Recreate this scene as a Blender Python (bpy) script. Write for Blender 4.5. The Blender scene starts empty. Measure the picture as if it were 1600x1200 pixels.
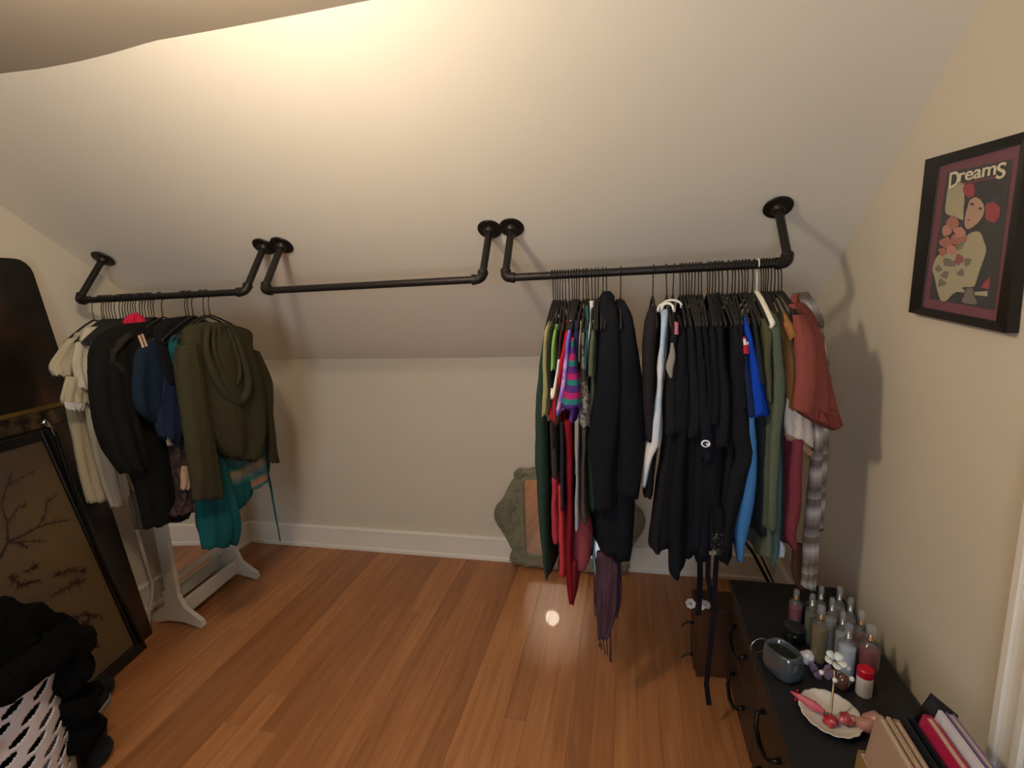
import bpy, bmesh, math, random
from mathutils import Vector, Matrix, noise
random.seed(7)
SC = bpy.context.scene
COL = SC.collection
# ------------------------------------------------------------------ camera
CAM = Vector((0, 0, 1.6))
FW = Vector((-0.2235, 0.9578, -0.1808)).normalized()
RT = Vector((0.9747, 0.2188, -0.0456)); RT = (RT - FW*RT.dot(FW)).normalized()
UP = RT.cross(FW)
FOC = 777.51
cd = bpy.data.cameras.new('camera'); cam = bpy.data.objects.new('camera', cd); COL.objects.link(cam)
cd.sensor_width = 36; cd.lens = FOC/1600*36; cd.clip_start = .02
cam.matrix_world = Matrix.Translation(CAM) @ Matrix((RT, UP, -FW)).transposed().to_4x4()
SC.camera = cam
# ------------------------------------------------------------------ world, light, exposure
SC.view_settings.view_transform = 'Standard'; SC.view_settings.look = 'None'
SC.view_settings.gamma = 1; SC.view_settings.use_curve_mapping = False
SC.view_settings.exposure = 0.98
w = bpy.data.worlds.new('world'); SC.world = w; w.use_nodes = True
w.node_tree.nodes['Background'].inputs[0].default_value = (.55, .7, 1, 1)
w.node_tree.nodes['Background'].inputs[1].default_value = 1.0
LAMP_POWER = 92.0     # emission strength of the frosted globe
WINDOW_W = 14.0
LAMP_POS = Vector((-.80, .62, 2.19))
WIN = dict(x0=-.75, x1=.15, z0=.95, z1=1.85, y=-1.6)
ld = bpy.data.lights.new('window_daylight', 'AREA'); lo = bpy.data.objects.new('window_daylight', ld); COL.objects.link(lo)
ld.shape = 'RECTANGLE'; ld.size = .9; ld.size_y = .9; ld.energy = WINDOW_W; ld.color = (.72, .86, 1)
lo.location = (-.3, -1.72, 1.4); lo.rotation_euler = (math.radians(90), 0, math.radians(0)); 
# ------------------------------------------------------------------ room numbers
D, XL, XR, K, A = 2.698, -2.536, .790, 1.248, .6589
YB = -1.6
SL = Vector((0, -math.cos(A), math.sin(A)))       # up the slope
SN = Vector((0, -math.sin(A), -math.cos(A)))      # out of the slope, into the room
S0 = Vector((0, D, K))
RODY, RODZ = 1.775, 1.652

def ray(px, py): return FW + RT*((px-800)/FOC) - UP*((py-600)/FOC)
def onp(px, py, n, p0):
    d = ray(px, py); n = Vector(n); return CAM + d*((n.dot(Vector(p0)-CAM))/n.dot(d))
def atX(px, py, X): return onp(px, py, (1, 0, 0), (X, 0, 0))
def atY(px, py, Y): return onp(px, py, (0, 1, 0), (0, Y, 0))
def atZ(px, py, Z): return onp(px, py, (0, 0, 1), (0, 0, Z))

# ------------------------------------------------------------------ materials
def hexc(h):
    r = [int(h[i:i+2], 16)/255 for i in (0, 2, 4)]
    return tuple((c/12.92 if c <= .04045 else ((c+.055)/1.055)**2.4) for c in r) + (1,)
MC = {}
def mat(name, col, rough=.6, metal=0, bump=0, bscale=40, var=0, vscale=8, spec=.5, trans=0, alpha=1, emis=None, coat=0, stretch=None, sheen=0):
    if name in MC: return MC[name]
    m = bpy.data.materials.new(name); MC[name] = m; m.use_nodes = True
    nt = m.node_tree; b = nt.nodes['Principled BSDF']
    if isinstance(col, str): col = hexc(col)
    b.inputs['Base Color'].default_value = col; b.inputs['Roughness'].default_value = rough
    b.inputs['Metallic'].default_value = metal; b.inputs['Specular IOR Level'].default_value = spec
    b.inputs['Transmission Weight'].default_value = trans; b.inputs['Alpha'].default_value = alpha
    b.inputs['Coat Weight'].default_value = coat; b.inputs['Sheen Weight'].default_value = sheen
    if emis: b.inputs['Emission Color'].default_value = emis[0]; b.inputs['Emission Strength'].default_value = emis[1]
    tc = nt.nodes.new('ShaderNodeTexCoord'); mp = nt.nodes.new('ShaderNodeMapping')
    nt.links.new(tc.outputs['Object'], mp.inputs[0])
    if stretch: mp.inputs['Scale'].default_value = stretch
    if var:
        n = nt.nodes.new('ShaderNodeTexNoise'); n.inputs['Scale'].default_value = vscale; n.inputs['Detail'].default_value = 4
        nt.links.new(mp.outputs[0], n.inputs[0])
        mx = nt.nodes.new('ShaderNodeMix'); mx.data_type = 'RGBA'
        mx.inputs[6].default_value = tuple(c*(1-var) for c in col[:3])+(1,); mx.inputs[7].default_value = tuple(min(1, c*(1+var)) for c in col[:3])+(1,)
        nt.links.new(n.outputs[0], mx.inputs[0]); nt.links.new(mx.outputs[2], b.inputs['Base Color'])
    if bump:
        n = nt.nodes.new('ShaderNodeTexNoise'); n.inputs['Scale'].default_value = bscale; n.inputs['Detail'].default_value = 5
        nt.links.new(mp.outputs[0], n.inputs[0]); bp = nt.nodes.new('ShaderNodeBump'); bp.inputs['Strength'].default_value = bump; bp.inputs['Distance'].default_value = .01
        nt.links.new(n.outputs[0], bp.inputs['Height']); nt.links.new(bp.outputs[0], b.inputs['Normal'])
    return m
def ramp_mat(name, stops, kind='noise', scale=10, axis=2, rough=.9, constant=False, stretch=None, period=None, detail=4):
    """colour ramp driven by noise, or by a repeating band along one object axis"""
    if name in MC: return MC[name]
    m = mat(name, stops[0][1], rough); nt = m.node_tree; b = nt.nodes['Principled BSDF']
    mp = [n for n in nt.nodes if n.type == 'MAPPING'][0]
    if stretch: mp.inputs['Scale'].default_value = stretch
    cr = nt.nodes.new('ShaderNodeValToRGB'); cr.color_ramp.interpolation = 'CONSTANT' if constant else 'LINEAR'
    e = cr.color_ramp.elements
    e[0].position = stops[0][0]; e[0].color = hexc(stops[0][1]); e[1].position = stops[1][0]; e[1].color = hexc(stops[1][1])
    for p, c in stops[2:]:
        k = e.new(p); k.color = hexc(c)
    if kind == 'noise':
        n = nt.nodes.new('ShaderNodeTexNoise'); n.inputs['Scale'].default_value = scale; n.inputs['Detail'].default_value = detail
        nt.links.new(mp.outputs[0], n.inputs[0]); nt.links.new(n.outputs[0], cr.inputs[0])
    else:
        s = nt.nodes.new('ShaderNodeSeparateXYZ'); nt.links.new(mp.outputs[0], s.inputs[0])
        a = nt.nodes.new('ShaderNodeMath'); a.operation = 'DIVIDE'; a.inputs[1].default_value = period or 1
        nt.links.new(s.outputs[axis], a.inputs[0])
        f = nt.nodes.new('ShaderNodeMath'); f.operation = 'FRACT'; nt.links.new(a.outputs[0], f.inputs[0]); nt.links.new(f.outputs[0], cr.inputs[0])
    nt.links.new(cr.outputs[0], b.inputs['Base Color'])
    return m
def cloth(h, v=.12): return mat('cloth_'+h, h, .92, 0, .55, 42, v, 6, spec=.2, stretch=(1, 1, .4))

# ------------------------------------------------------------------ object helpers
LOCAL = [False]   # True while a part is modelled about its thing's own origin
def link(name, me, m, parent=None):
    o = bpy.data.objects.new(name, me); COL.objects.link(o)
    if m is not None and not me.materials: me.materials.append(m)
    if parent:
        o.parent = parent
        if parent.type == 'EMPTY' and not LOCAL[0]: o.matrix_parent_inverse = Matrix.Translation(-parent.location)
    return o
def tag(o, label=None, cat=None, group=None, kind=None):
    if label: o['label'] = label
    if cat: o['category'] = cat
    if group: o['group'] = group
    if kind: o['kind'] = kind
    return o
def thing(name, label, cat, loc=(0, 0, 0), group=None):
    o = bpy.data.objects.new(name, None); COL.objects.link(o); o.location = loc; o.empty_display_size = .05
    return tag(o, label, cat, group)
def fin(bm, name, m, parent=None, smooth=False):
    me = bpy.data.meshes.new(name); bmesh.ops.recalc_face_normals(bm, faces=bm.faces); bm.to_mesh(me); bm.free()
    if smooth: me.polygons.foreach_set('use_smooth', [True]*len(me.polygons))
    return link(name, me, m, parent)
def sharp(o, ang=35):
    me = o.data; me.polygons.foreach_set('use_smooth', [True]*len(me.polygons))
    bm = bmesh.new(); bm.from_mesh(me)
    for e in bm.edges:
        if len(e.link_faces) == 2 and e.calc_face_angle(0) > math.radians(ang): e.smooth = False
    bm.to_mesh(me); bm.free(); return o
def box(bm, lo, hi, bev=0, M=None):
    lo, hi = Vector(lo), Vector(hi)
    r = bmesh.ops.create_cube(bm, size=1); vs = r['verts']
    for v in vs: v.co = Vector([(lo[i]+hi[i])/2 + v.co[i]*(hi[i]-lo[i]) for i in range(3)])
    if bev:
        es = list({e for v in vs for e in v.link_edges})
        q = bmesh.ops.bevel(bm, geom=es, offset=bev, segments=1, affect='EDGES'); vs = list({v for f in q['faces'] for v in f.verts} | {v for v in vs if v.is_valid})
    if M: 
        for v in vs: v.co = M @ v.co
    return vs
def tube(bm, pts, r, n=8, cap=True):
    pts = [Vector(p) for p in pts]; rr = r if isinstance(r, (list, tuple)) else [r]*len(pts)
    rings = []; ref = None
    for i, p in enumerate(pts):
        d = (pts[min(i+1, len(pts)-1)] - pts[max(i-1, 0)]).normalized()
        if ref is None: ref = d.orthogonal().normalized()
        a = (ref - d*ref.dot(d)).normalized(); ref = a; b = d.cross(a)
        rings.append([bm.verts.new(p + (a*math.cos(t*2*math.pi/n) + b*math.sin(t*2*math.pi/n))*rr[i]) for t in range(n)])
    for q, s in zip(rings, rings[1:]):
        for i in range(n): bm.faces.new((q[i], q[(i+1) % n], s[(i+1) % n], s[i]))
    if cap: bm.faces.new(rings[0][::-1]); bm.faces.new(rings[-1])
def lathe(bm, prof, n=20, M=Matrix(), sx=1, sy=1):
    rings = []
    for r, z in prof:
        rings.append([bm.verts.new(M @ Vector((max(r, 1e-4)*sx*math.cos(t*2*math.pi/n), max(r, 1e-4)*sy*math.sin(t*2*math.pi/n), z))) for t in range(n)])
    for q, s in zip(rings, rings[1:]):
        for i in range(n): bm.faces.new((q[i], q[(i+1) % n], s[(i+1) % n], s[i]))
    bm.faces.new(rings[0][::-1]); bm.faces.new(rings[-1])
def prism(bm, pts, M, th):
    """polygon in local xy, thickness along local z"""
    a = [bm.verts.new(M @ Vector((x, y, 0))) for x, y in pts]; b = [bm.verts.new(M @ Vector((x, y, th))) for x, y in pts]
    bm.faces.new(a[::-1]); bm.faces.new(b); n = len(pts)
    for i in range(n): bm.faces.new((a[i], a[(i+1) % n], b[(i+1) % n], b[i]))
def crom(a, b, c, d, t):
    return .5*((2*b) + (c-a)*t + (2*a-5*b+4*c-d)*t*t + (3*b-a-3*c+d)*t**3)
def frame(o, x, y): 
    x = Vector(x).normalized(); y = Vector(y); y = (y - x*y.dot(x)).normalized(); z = x.cross(y)
    m = Matrix((x, y, z)).transposed().to_4x4(); m.translation = Vector(o); return m

def loft(name, rows, m, parent, fold=.35, k=5, seed=0, n=30, per=5, ripple=.0, closed_top=True, hem=0):
    """cloth body: rows = [(A, B, t)] end points of each level's long axis and half thickness"""
    rows = [(Vector(a), Vector(b), t) for a, b, t in rows]
    R = random.Random(seed*77+len(rows)+int(rows[0][0].x*1000)); ph = [R.uniform(0, 6.28) for _ in range(6)]
    if len(rows) > 2:
        ex = [rows[0]] + rows + [rows[-1]]; L = []
        for i in range(len(rows)-1):
            q = ex[i:i+4]
            for s in range(per):
                t = s/per; L.append((crom(q[0][0], q[1][0], q[2][0], q[3][0], t), crom(q[0][1], q[1][1], q[2][1], q[3][1], t), max(.002, crom(q[0][2], q[1][2], q[2][2], q[3][2], t))))
        L.append(rows[-1])
    else:
        L = [(rows[0][0].lerp(rows[1][0], s/6), rows[0][1].lerp(rows[1][1], s/6), rows[0][2]*(1-s/6)+rows[1][2]*s/6) for s in range(7)]
    bm = bmesh.new(); rings = []
    for j, (a, b, t) in enumerate(L):
        s = j/(len(L)-1); mid = (a+b)/2; u = (b-a)/2; un = u.normalized(); nr = un.cross(Vector((0, 0, 1))).normalized()
        ln = u.length; ring = []
        f = fold*min(1, .25+s*1.1)
        for i in range(n):
            th = 2*math.pi*i/n; c, sn = math.cos(th), math.sin(th)
            c2 = math.copysign(abs(c)**.9, c); s2 = math.copysign(abs(sn)**.62, sn)
            side = 1 if sn >= 0 else -1
            wv = math.sin(k*c*1.7+ph[0]+side*ph[1]+s*1.3)*.6 + math.sin(k*1.9*c+ph[2]*side+s*2.1)*.3 + .5*noise.noise(Vector((c*3+ph[3], side*2+ph[4], s*4)))
            tt = t*(1+f*wv)
            p = mid + u*c2*(1+.02*noise.noise(Vector((s*5, side, ph[5])))) + nr*s2*tt
            p += (nr*.6+un*.4)*(.006*noise.noise(p*9+Vector((ph[2], 0, 0))) + .003*noise.noise(p*26))*min(1, t/.012)
            p += nr*t*f*.55*math.sin(s*5+ph[5]+c*2)
            if ripple: p.z += ripple*s*s*math.sin(th*7+ph[1])
            ring.append(bm.verts.new(p))
        rings.append(ring)
    for q, s in zip(rings, rings[1:]):
        for i in range(n): bm.faces.new((q[i], q[(i+1) % n], s[(i+1) % n], s[i]))
    if closed_top: bm.faces.new(rings[0][::-1])
    last = rings[-1]; c = sum((v.co for v in last), Vector())/n
    inn = [bm.verts.new(c + (v.co-c)*.82 + Vector((0, 0, .002))) for v in last]
    up = [bm.verts.new(c + (v.co-c)*.72 + Vector((0, 0, .035))) for v in last]
    for q, s in ((last, inn), (inn, up)):
        for i in range(n): bm.faces.new((q[i], q[(i+1) % n], s[(i+1) % n], s[i]))
    bm.faces.new(up)
    o = fin(bm, name, m, parent, True)
    return o
# ================================================================== THE SETTING
paint = ramp_mat('wall_paint', [(0, 'cdc2ad'), (1, 'd5cbb9')], scale=1.3, rough=.75)
mat_bump = lambda m, st, sc: None
def add_bump(m, st, sc, dist=.01):
    nt = m.node_tree; b = nt.nodes['Principled BSDF']; mp = [n for n in nt.nodes if n.type == 'MAPPING'][0]
    n = nt.nodes.new('ShaderNodeTexNoise'); n.inputs['Scale'].default_value = sc; nt.links.new(mp.outputs[0], n.inputs[0])
    bp = nt.nodes.new('ShaderNodeBump'); bp.inputs['Strength'].default_value = st; bp.inputs['Distance'].default_value = dist
    nt.links.new(n.outputs[0], bp.inputs['Height']); nt.links.new(bp.outputs[0], b.inputs['Normal']); return m
add_bump(paint, .05, 90, .003)
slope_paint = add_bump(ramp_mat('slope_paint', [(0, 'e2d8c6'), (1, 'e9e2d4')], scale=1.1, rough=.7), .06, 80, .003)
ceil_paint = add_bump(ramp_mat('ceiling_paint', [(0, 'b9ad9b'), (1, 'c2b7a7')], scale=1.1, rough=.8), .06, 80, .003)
trim_paint = mat('trim_paint', 'e6dfd2', .4, 0, .05, 30, .03)
wood_floor_base = mat('floor_base', '7a4a2c', .7)

def struct(name, bm, m, smooth=False, parent=None):
    o = fin(bm, name, m, parent, smooth); o['kind'] = 'structure'; return o
def quad(bm, ps): bm.faces.new([bm.verts.new(Vector(p)) for p in ps])
HT = 2.33
# upper edge of the slope wanders, as old plaster does
edge_px = [(-90, 128), (0, 115), (60, 108), (120, 97), (180, 82), (240, 64), (320, 50), (400, 35), (490, 18), (580, 0), (700, -22), (850, -46), (1100, -86)]
edge = [onp(x, y, SN, S0) for x, y in edge_px]
e0 = edge[0].copy(); e0.x = XL - .05
zend = S0 + SL*((HT-K)/math.sin(A))
edge = [e0] + edge[1:] 
while edge[-1].x > .4: edge.pop()
edge.append(Vector((XR+.05, zend.y, zend.z)))
# sloped ceiling: a grid between knee wall and that edge, gently uneven
bm = bmesh.new(); NX, NS = 60, 22; G = []
def edge_at(x):
    for a, b in zip(edge, edge[1:]):
        if a.x <= x <= b.x: return a.lerp(b, (x-a.x)/(b.x-a.x))
    return edge[-1] if x > edge[-1].x else edge[0]
for j in range(NS+1):
    row = []
    for i in range(NX+1):
        x = XL-.05 + (XR-XL+.1)*i/NX; t = j/NS; top = edge_at(x); bot = Vector((x, D, K + .004*math.sin(x*2.2)))
        p = bot.lerp(Vector((x, top.y, top.z)), t)
        p += SN*(.006*noise.noise(Vector((x*1.6, t*3, 5))))*math.sin(math.pi*t)
        row.append(bm.verts.new(p))
    G.append(row)
for j in range(NS):
    for i in range(NX): bm.faces.new((G[j][i], G[j][i+1], G[j+1][i+1], G[j+1][i]))
struct('ceiling_slope', bm, slope_paint, True)
# flat ceiling
bm = bmesh.new(); a = []; b = []; c = []
for i in range(NX+1):
    x = XL-.05 + (XR-XL+.1)*i/NX; e = edge_at(x); a.append(bm.verts.new(e)); b.append(bm.verts.new((x, .9, HT+.5*(e.z-HT)))); c.append(bm.verts.new((x, YB-.05, HT)))
for q, s in ((a, b), (b, c)):
    for i in range(NX): bm.faces.new((q[i], q[i+1], s[i+1], s[i]))
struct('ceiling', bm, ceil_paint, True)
# walls as slabs
def slab(name, lo, hi, m=paint):
    bm = bmesh.new(); box(bm, lo, hi); return struct(name, bm, m)
slab('wall_back', (XL-.1, D, -.05), (XR+.1, D+.1, K+.02))
slab('wall_left', (XL-.1, YB-.1, -.05), (XL, D+.1, 2.5))
slab('wall_right', (XR, YB-.1, -.05), (XR+.1, D+.1, 2.5))
bm = bmesh.new()
for lo, hi in (((XL-.1, YB-.1, -.05), (WIN['x0'], YB, 2.5)), ((WIN['x1'], YB-.1, -.05), (XR+.1, YB, 2.5)), ((WIN['x0'], YB-.1, -.05), (WIN['x1'], YB, WIN['z0'])), ((WIN['x0'], YB-.1, WIN['z1']), (WIN['x1'], YB, 2.5))): box(bm, lo, hi)
struct('wall_front', bm, paint)
bm = bmesh.new(); x0, x1, z0, z1 = WIN['x0'], WIN['x1'], WIN['z0'], WIN['z1']
for lo, hi in (((x0-.08, YB-.01, z0-.08), (x0+.02, YB+.02, z1+.08)), ((x1-.02, YB-.01, z0-.08), (x1+.08, YB+.02, z1+.08)), ((x0-.08, YB-.01, z1-.02), (x1+.08, YB+.02, z1+.08)), ((x0-.1, YB-.01, z0-.06), (x1+.1, YB+.05, z0+.02)), ((x0, YB-.04, (z0+z1)/2-.02), (x1, YB-.01, (z0+z1)/2+.02))): box(bm, lo, hi, .004)
struct('window_1', bm, trim_paint)
# floor: boards running away from the camera, each one a piece
bm = bmesh.new(); box(bm, (XL-.05, YB-.05, -.06), (XR+.05, D+.05, -.0135)); floor = struct('floor', bm, wood_floor_base)
pm = mat('oak_plank', 'a8623a', .36, spec=.4, coat=.1)
nt = pm.node_tree; B = nt.nodes['Principled BSDF']; oi = nt.nodes.new('ShaderNodeObjectInfo'); mp = [n for n in nt.nodes if n.type == 'MAPPING'][0]
mp.inputs['Scale'].default_value = (26, 1.6, 1)
ad = nt.nodes.new('ShaderNodeVectorMath'); ad.operation = 'MULTIPLY_ADD'; ad.inputs[1].default_value = (0, 0, 40); cb = nt.nodes.new('ShaderNodeCombineXYZ')
nt.links.new(oi.outputs['Random'], cb.inputs[2]); nt.links.new(cb.outputs[0], ad.inputs[0]); nt.links.new(mp.outputs[0], ad.inputs[2])
gr = nt.nodes.new('ShaderNodeTexNoise'); gr.inputs['Scale'].default_value = 1.6; gr.inputs['Detail'].default_value = 6; gr.inputs['Distortion'].default_value = .6
nt.links.new(ad.outputs[0], gr.inputs[0])
r1 = nt.nodes.new('ShaderNodeValToRGB'); r1.color_ramp.elements[0].color = hexc('a5744c'); r1.color_ramp.elements[1].color = hexc('c19064')
r1.color_ramp.elements[0].position = .3; r1.color_ramp.elements[1].position = .7
nt.links.new(gr.outputs[0], r1.inputs[0])
r2 = nt.nodes.new('ShaderNodeValToRGB'); r2.color_ramp.elements[0].color = hexc('d6c2b4'); r2.color_ramp.elements[1].color = hexc('ffeede'); k2 = r2.color_ramp.elements.new(.5); k2.color = hexc('ecd8c8')
nt.links.new(oi.outputs['Random'], r2.inputs[0])
mu = nt.nodes.new('ShaderNodeMix'); mu.data_type = 'RGBA'; mu.blend_type = 'MULTIPLY'; mu.inputs[0].default_value = 1
nt.links.new(r1.outputs[0], mu.inputs[6]); nt.links.new(r2.outputs[0], mu.inputs[7]); nt.links.new(mu.outputs[2], B.inputs['Base Color'])
rr_ = random.Random(3); PW = .083; x = XL; ncol = 0
while x < XR:
    y = -.35 + rr_.uniform(-.1, .1) if False else YB
    y = YB - rr_.uniform(0, .8)
    while y < D:
        ln = rr_.uniform(.85, 1.7) if y > .2 else 1.6
        if y > 0 and D-(y+ln) < .25: ln = D-y+.001
        a_, b_ = max(y, YB), min(y+ln, D-.001)
        if b_ > .55:
            bm = bmesh.new(); vs = bmesh.ops.create_cube(bm, size=1)['verts']; h = rr_.uniform(-.0003, .0003)
            for v in vs: v.co = Vector((v.co.x*(PW-.0004), v.co.y*(b_-a_-.0004), v.co.z*.014))
            es = [e for e in bm.edges if all(v.co.z > 0 for v in e.verts)]; bmesh.ops.bevel(bm, geom=es, offset=.0006, segments=1, affect='EDGES')
            LOCAL[0] = True; p = fin(bm, 'plank', pm, floor); LOCAL[0] = False; p.location = (x+PW/2, (a_+b_)/2, -.007+h)
        y += ln
    x += PW
bm = bmesh.new(); box(bm, (XL, YB, -.0135), (XR, .55, -.0005)); o = fin(bm, 'near_boards', pm, floor)
# baseboards with a bead on top and a shoe
def baseboard(name, p, q, inw, h=.15):
    p, q, inw = Vector(p), Vector(q), Vector(inw); prof = [(0, 0), (.026, 0), (.026, .018), (.017, .026), (.017, h-.022), (.022, h-.02), (.022, h-.008), (.012, h), (0, h)]
    bm = bmesh.new(); a = [bm.verts.new(p + inw*d + Vector((0, 0, z))) for d, z in prof]; b = [bm.verts.new(q + inw*d + Vector((0, 0, z))) for d, z in prof]
    n = len(prof)
    for i in range(n): bm.faces.new((a[i], a[(i+1) % n], b[(i+1) % n], b[i]))
    bm.faces.new(a[::-1]); bm.faces.new(b); return struct(name, bm, trim_paint)
baseboard('baseboard_back', (XL, D, 0), (XR, D, 0), (0, -1, 0))
baseboard('baseboard_left', (XL, D, 0), (XL, YB, 0), (1, 0, 0))
baseboard('baseboard_right', (XR, D, 0), (XR, 1.13, 0), (-1, 0, 0))
# door casing on the right wall, close to the camera
bm = bmesh.new(); box(bm, (XR-.018, 1.02, 0), (XR, 1.125, 2.05), .004); box(bm, (XR-.028, 1.035, 0), (XR-.016, 1.06, 2.05), .004); box(bm, (XR-.026, 1.1, 0), (XR-.016, 1.122, 2.05), .003)
struct('trim_1', bm, trim_paint)

# ceiling lamp above and behind the camera's view: the room's own light
lamp = thing('ceiling_light', 'round frosted glass ceiling light on the flat ceiling', 'ceiling light', (LAMP_POS.x, LAMP_POS.y, HT))
bm = bmesh.new(); lathe(bm, [(.02, -.075), (.05, -.06), (.075, -.03), (.08, 0)], 28, Matrix.Translation((LAMP_POS.x, LAMP_POS.y, HT))); fin(bm, 'canopy', mat('lamp_brass', 'b08d57', .3, 1), lamp, True)
bm = bmesh.new(); bmesh.ops.create_uvsphere(bm, u_segments=24, v_segments=14, radius=.075)
for v in bm.verts: v.co += LAMP_POS
fin(bm, 'glass_globe', mat('lamp_glass', 'ffffff', .5, emis=((1, .85, .65, 1), LAMP_POWER)), lamp, True)

# ================================================================== THINGS
iron = mat('black_pipe', '2a2523', .42, .6, .15, 120, .2, 30)
# ------------------------------------------------ pipe rods
def pipe_rod(label, xa, xb, coup):
    root = thing('pipe_clothes_rod', label, 'clothes rod', (xa, RODY, RODZ))
    L = .2434; r = .0138
    for s, xx in ((1, xa), (-1, xb)):
        E_ = Vector((xx, RODY, RODZ)); Fp = E_ - SN*L
        M = frame(Fp, (1, 0, 0), SN.cross(Vector((1, 0, 0))))
        if M.to_3x3().col[2].dot(SN) < 0: M = frame(Fp, (1, 0, 0), -SN.cross(Vector((1, 0, 0))))
        bm = bmesh.new(); lathe(bm, [(.046, 0), (.048, .003), (.046, .007), (.024, .010), (.021, .022), (.017, .026)], 28, M)
        for q in range(4):
            a = q*math.pi/2+.6; lathe(bm, [(.005, .007), (.004, .010)], 8, M @ Matrix.Translation((.034*math.cos(a), .034*math.sin(a), 0)))
        sharp(fin(bm, 'flange', iron, root))
        bm = bmesh.new(); tube(bm, [Fp+SN*.02, E_-SN*.03], r, 14); sharp(fin(bm, 'drop_pipe', iron, root))
        bm = bmesh.new(); X1 = Vector((s, 0, 0))
        arc = [E_-SN*.034, E_-SN*.026] + [E_ - SN*(.022*(1-math.sin(t))) + X1*(.022*(1-math.cos(t))) for t in [math.pi/2*q/5 for q in range(6)]] + [E_+X1*.026, E_+X1*.036]
        tube(bm, arc, [.0195, .0195]+[.0175]*6+[.0195, .0195], 14); sharp(fin(bm, 'elbow', iron, root), 30)
    bm = bmesh.new(); tube(bm, [(xa+.02, RODY, RODZ), (xb-.02, RODY, RODZ)], r, 16); sharp(fin(bm, 'rail', iron, root))
    bm = bmesh.new(); tube(bm, [(coup-.022, RODY, RODZ), (coup-.022, RODY, RODZ), (coup-.013, RODY, RODZ), (coup-.012, RODY, RODZ), (coup+.012, RODY, RODZ), (coup+.013, RODY, RODZ), (coup+.022, RODY, RODZ)], [.0205, .0205, .0205, .0172, .0172, .0205, .0205], 14); sharp(fin(bm, 'coupling', iron, root))
    return root
pipe_rod('black iron pipe rod on the left, packed with dark and cream clothes', -2.385, -1.512, -1.95)
pipe_rod('black iron pipe rod in the middle with nothing hanging on it', -1.425, -.508, -.985)
pipe_rod('black iron pipe rod on the right, crowded with hangers up to the wall', -.422, .504, .033)

# ------------------------------------------------ hangers
def hanger_parts(m, w=.205, hr=.0185, th=.0032):
    LOCAL[0] = True
    root = thing('clothes_hanger', 'x', 'hanger')
    bm = bmesh.new(); pts = [Vector((0, hr*math.cos(t), hr*math.sin(t)-.001)) for t in [math.radians(a) for a in range(200, -61, -20)]]
    pts += [Vector((0, .004, -.030)), Vector((0, 0, -.045)), Vector((0, 0, -.088))]
    tube(bm, pts, .0021, 6); fin(bm, 'hook', m, root, True)
    bm = bmesh.new(); ps = []
    for q in range(-12, 13):
        u = q/12; ps.append(Vector((0, u*w, -.088 - .012*abs(u) - .075*abs(u)**1.25)))
    tube(bm, ps, [th*1.35]*25, 6)
    tube(bm, [ps[0], (0, -w+.012, -.186), (0, w-.012, -.186), ps[-1]], th, 6)
    fin(bm, 'shoulder_bar', m, root, True)
    LOCAL[0] = False
    return root
hm_black = mat('hanger_black', '17140f', .7, 0, .1, 200)
hm_white = mat('hanger_white', 'f0ead8', .4)
hm_grey = mat('hanger_clear', 'b9b6ae', .15, alpha=.6)
def dup(root, loc, rot, label, group=None):
    r = root.copy(); COL.objects.link(r); r.location = loc; r.rotation_euler = rot; r.scale = (1, 1, 1); r['label'] = label
    if group: r['group'] = group
    elif 'group' in r: del r['group']
    for ch in root.children:
        c = ch.copy(); COL.objects.link(c); c.parent = r
    return r
HB = hanger_parts(hm_black); HW = hanger_parts(hm_white, .2, .0195, .006)
NARROW = lambda px, right: .68 if (not right and px < 180) else .85
rh = random.Random(11); first = True
def rodx(px, right): 
    py = (435-(px-792)*.055) if right else (467-(px-120)*.016)
    return atY(px, py, RODY).x
ORD = ['first', 'second', 'third', 'fourth', 'fifth', 'sixth', 'seventh', 'eighth', 'ninth', 'tenth', 'eleventh']
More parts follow.
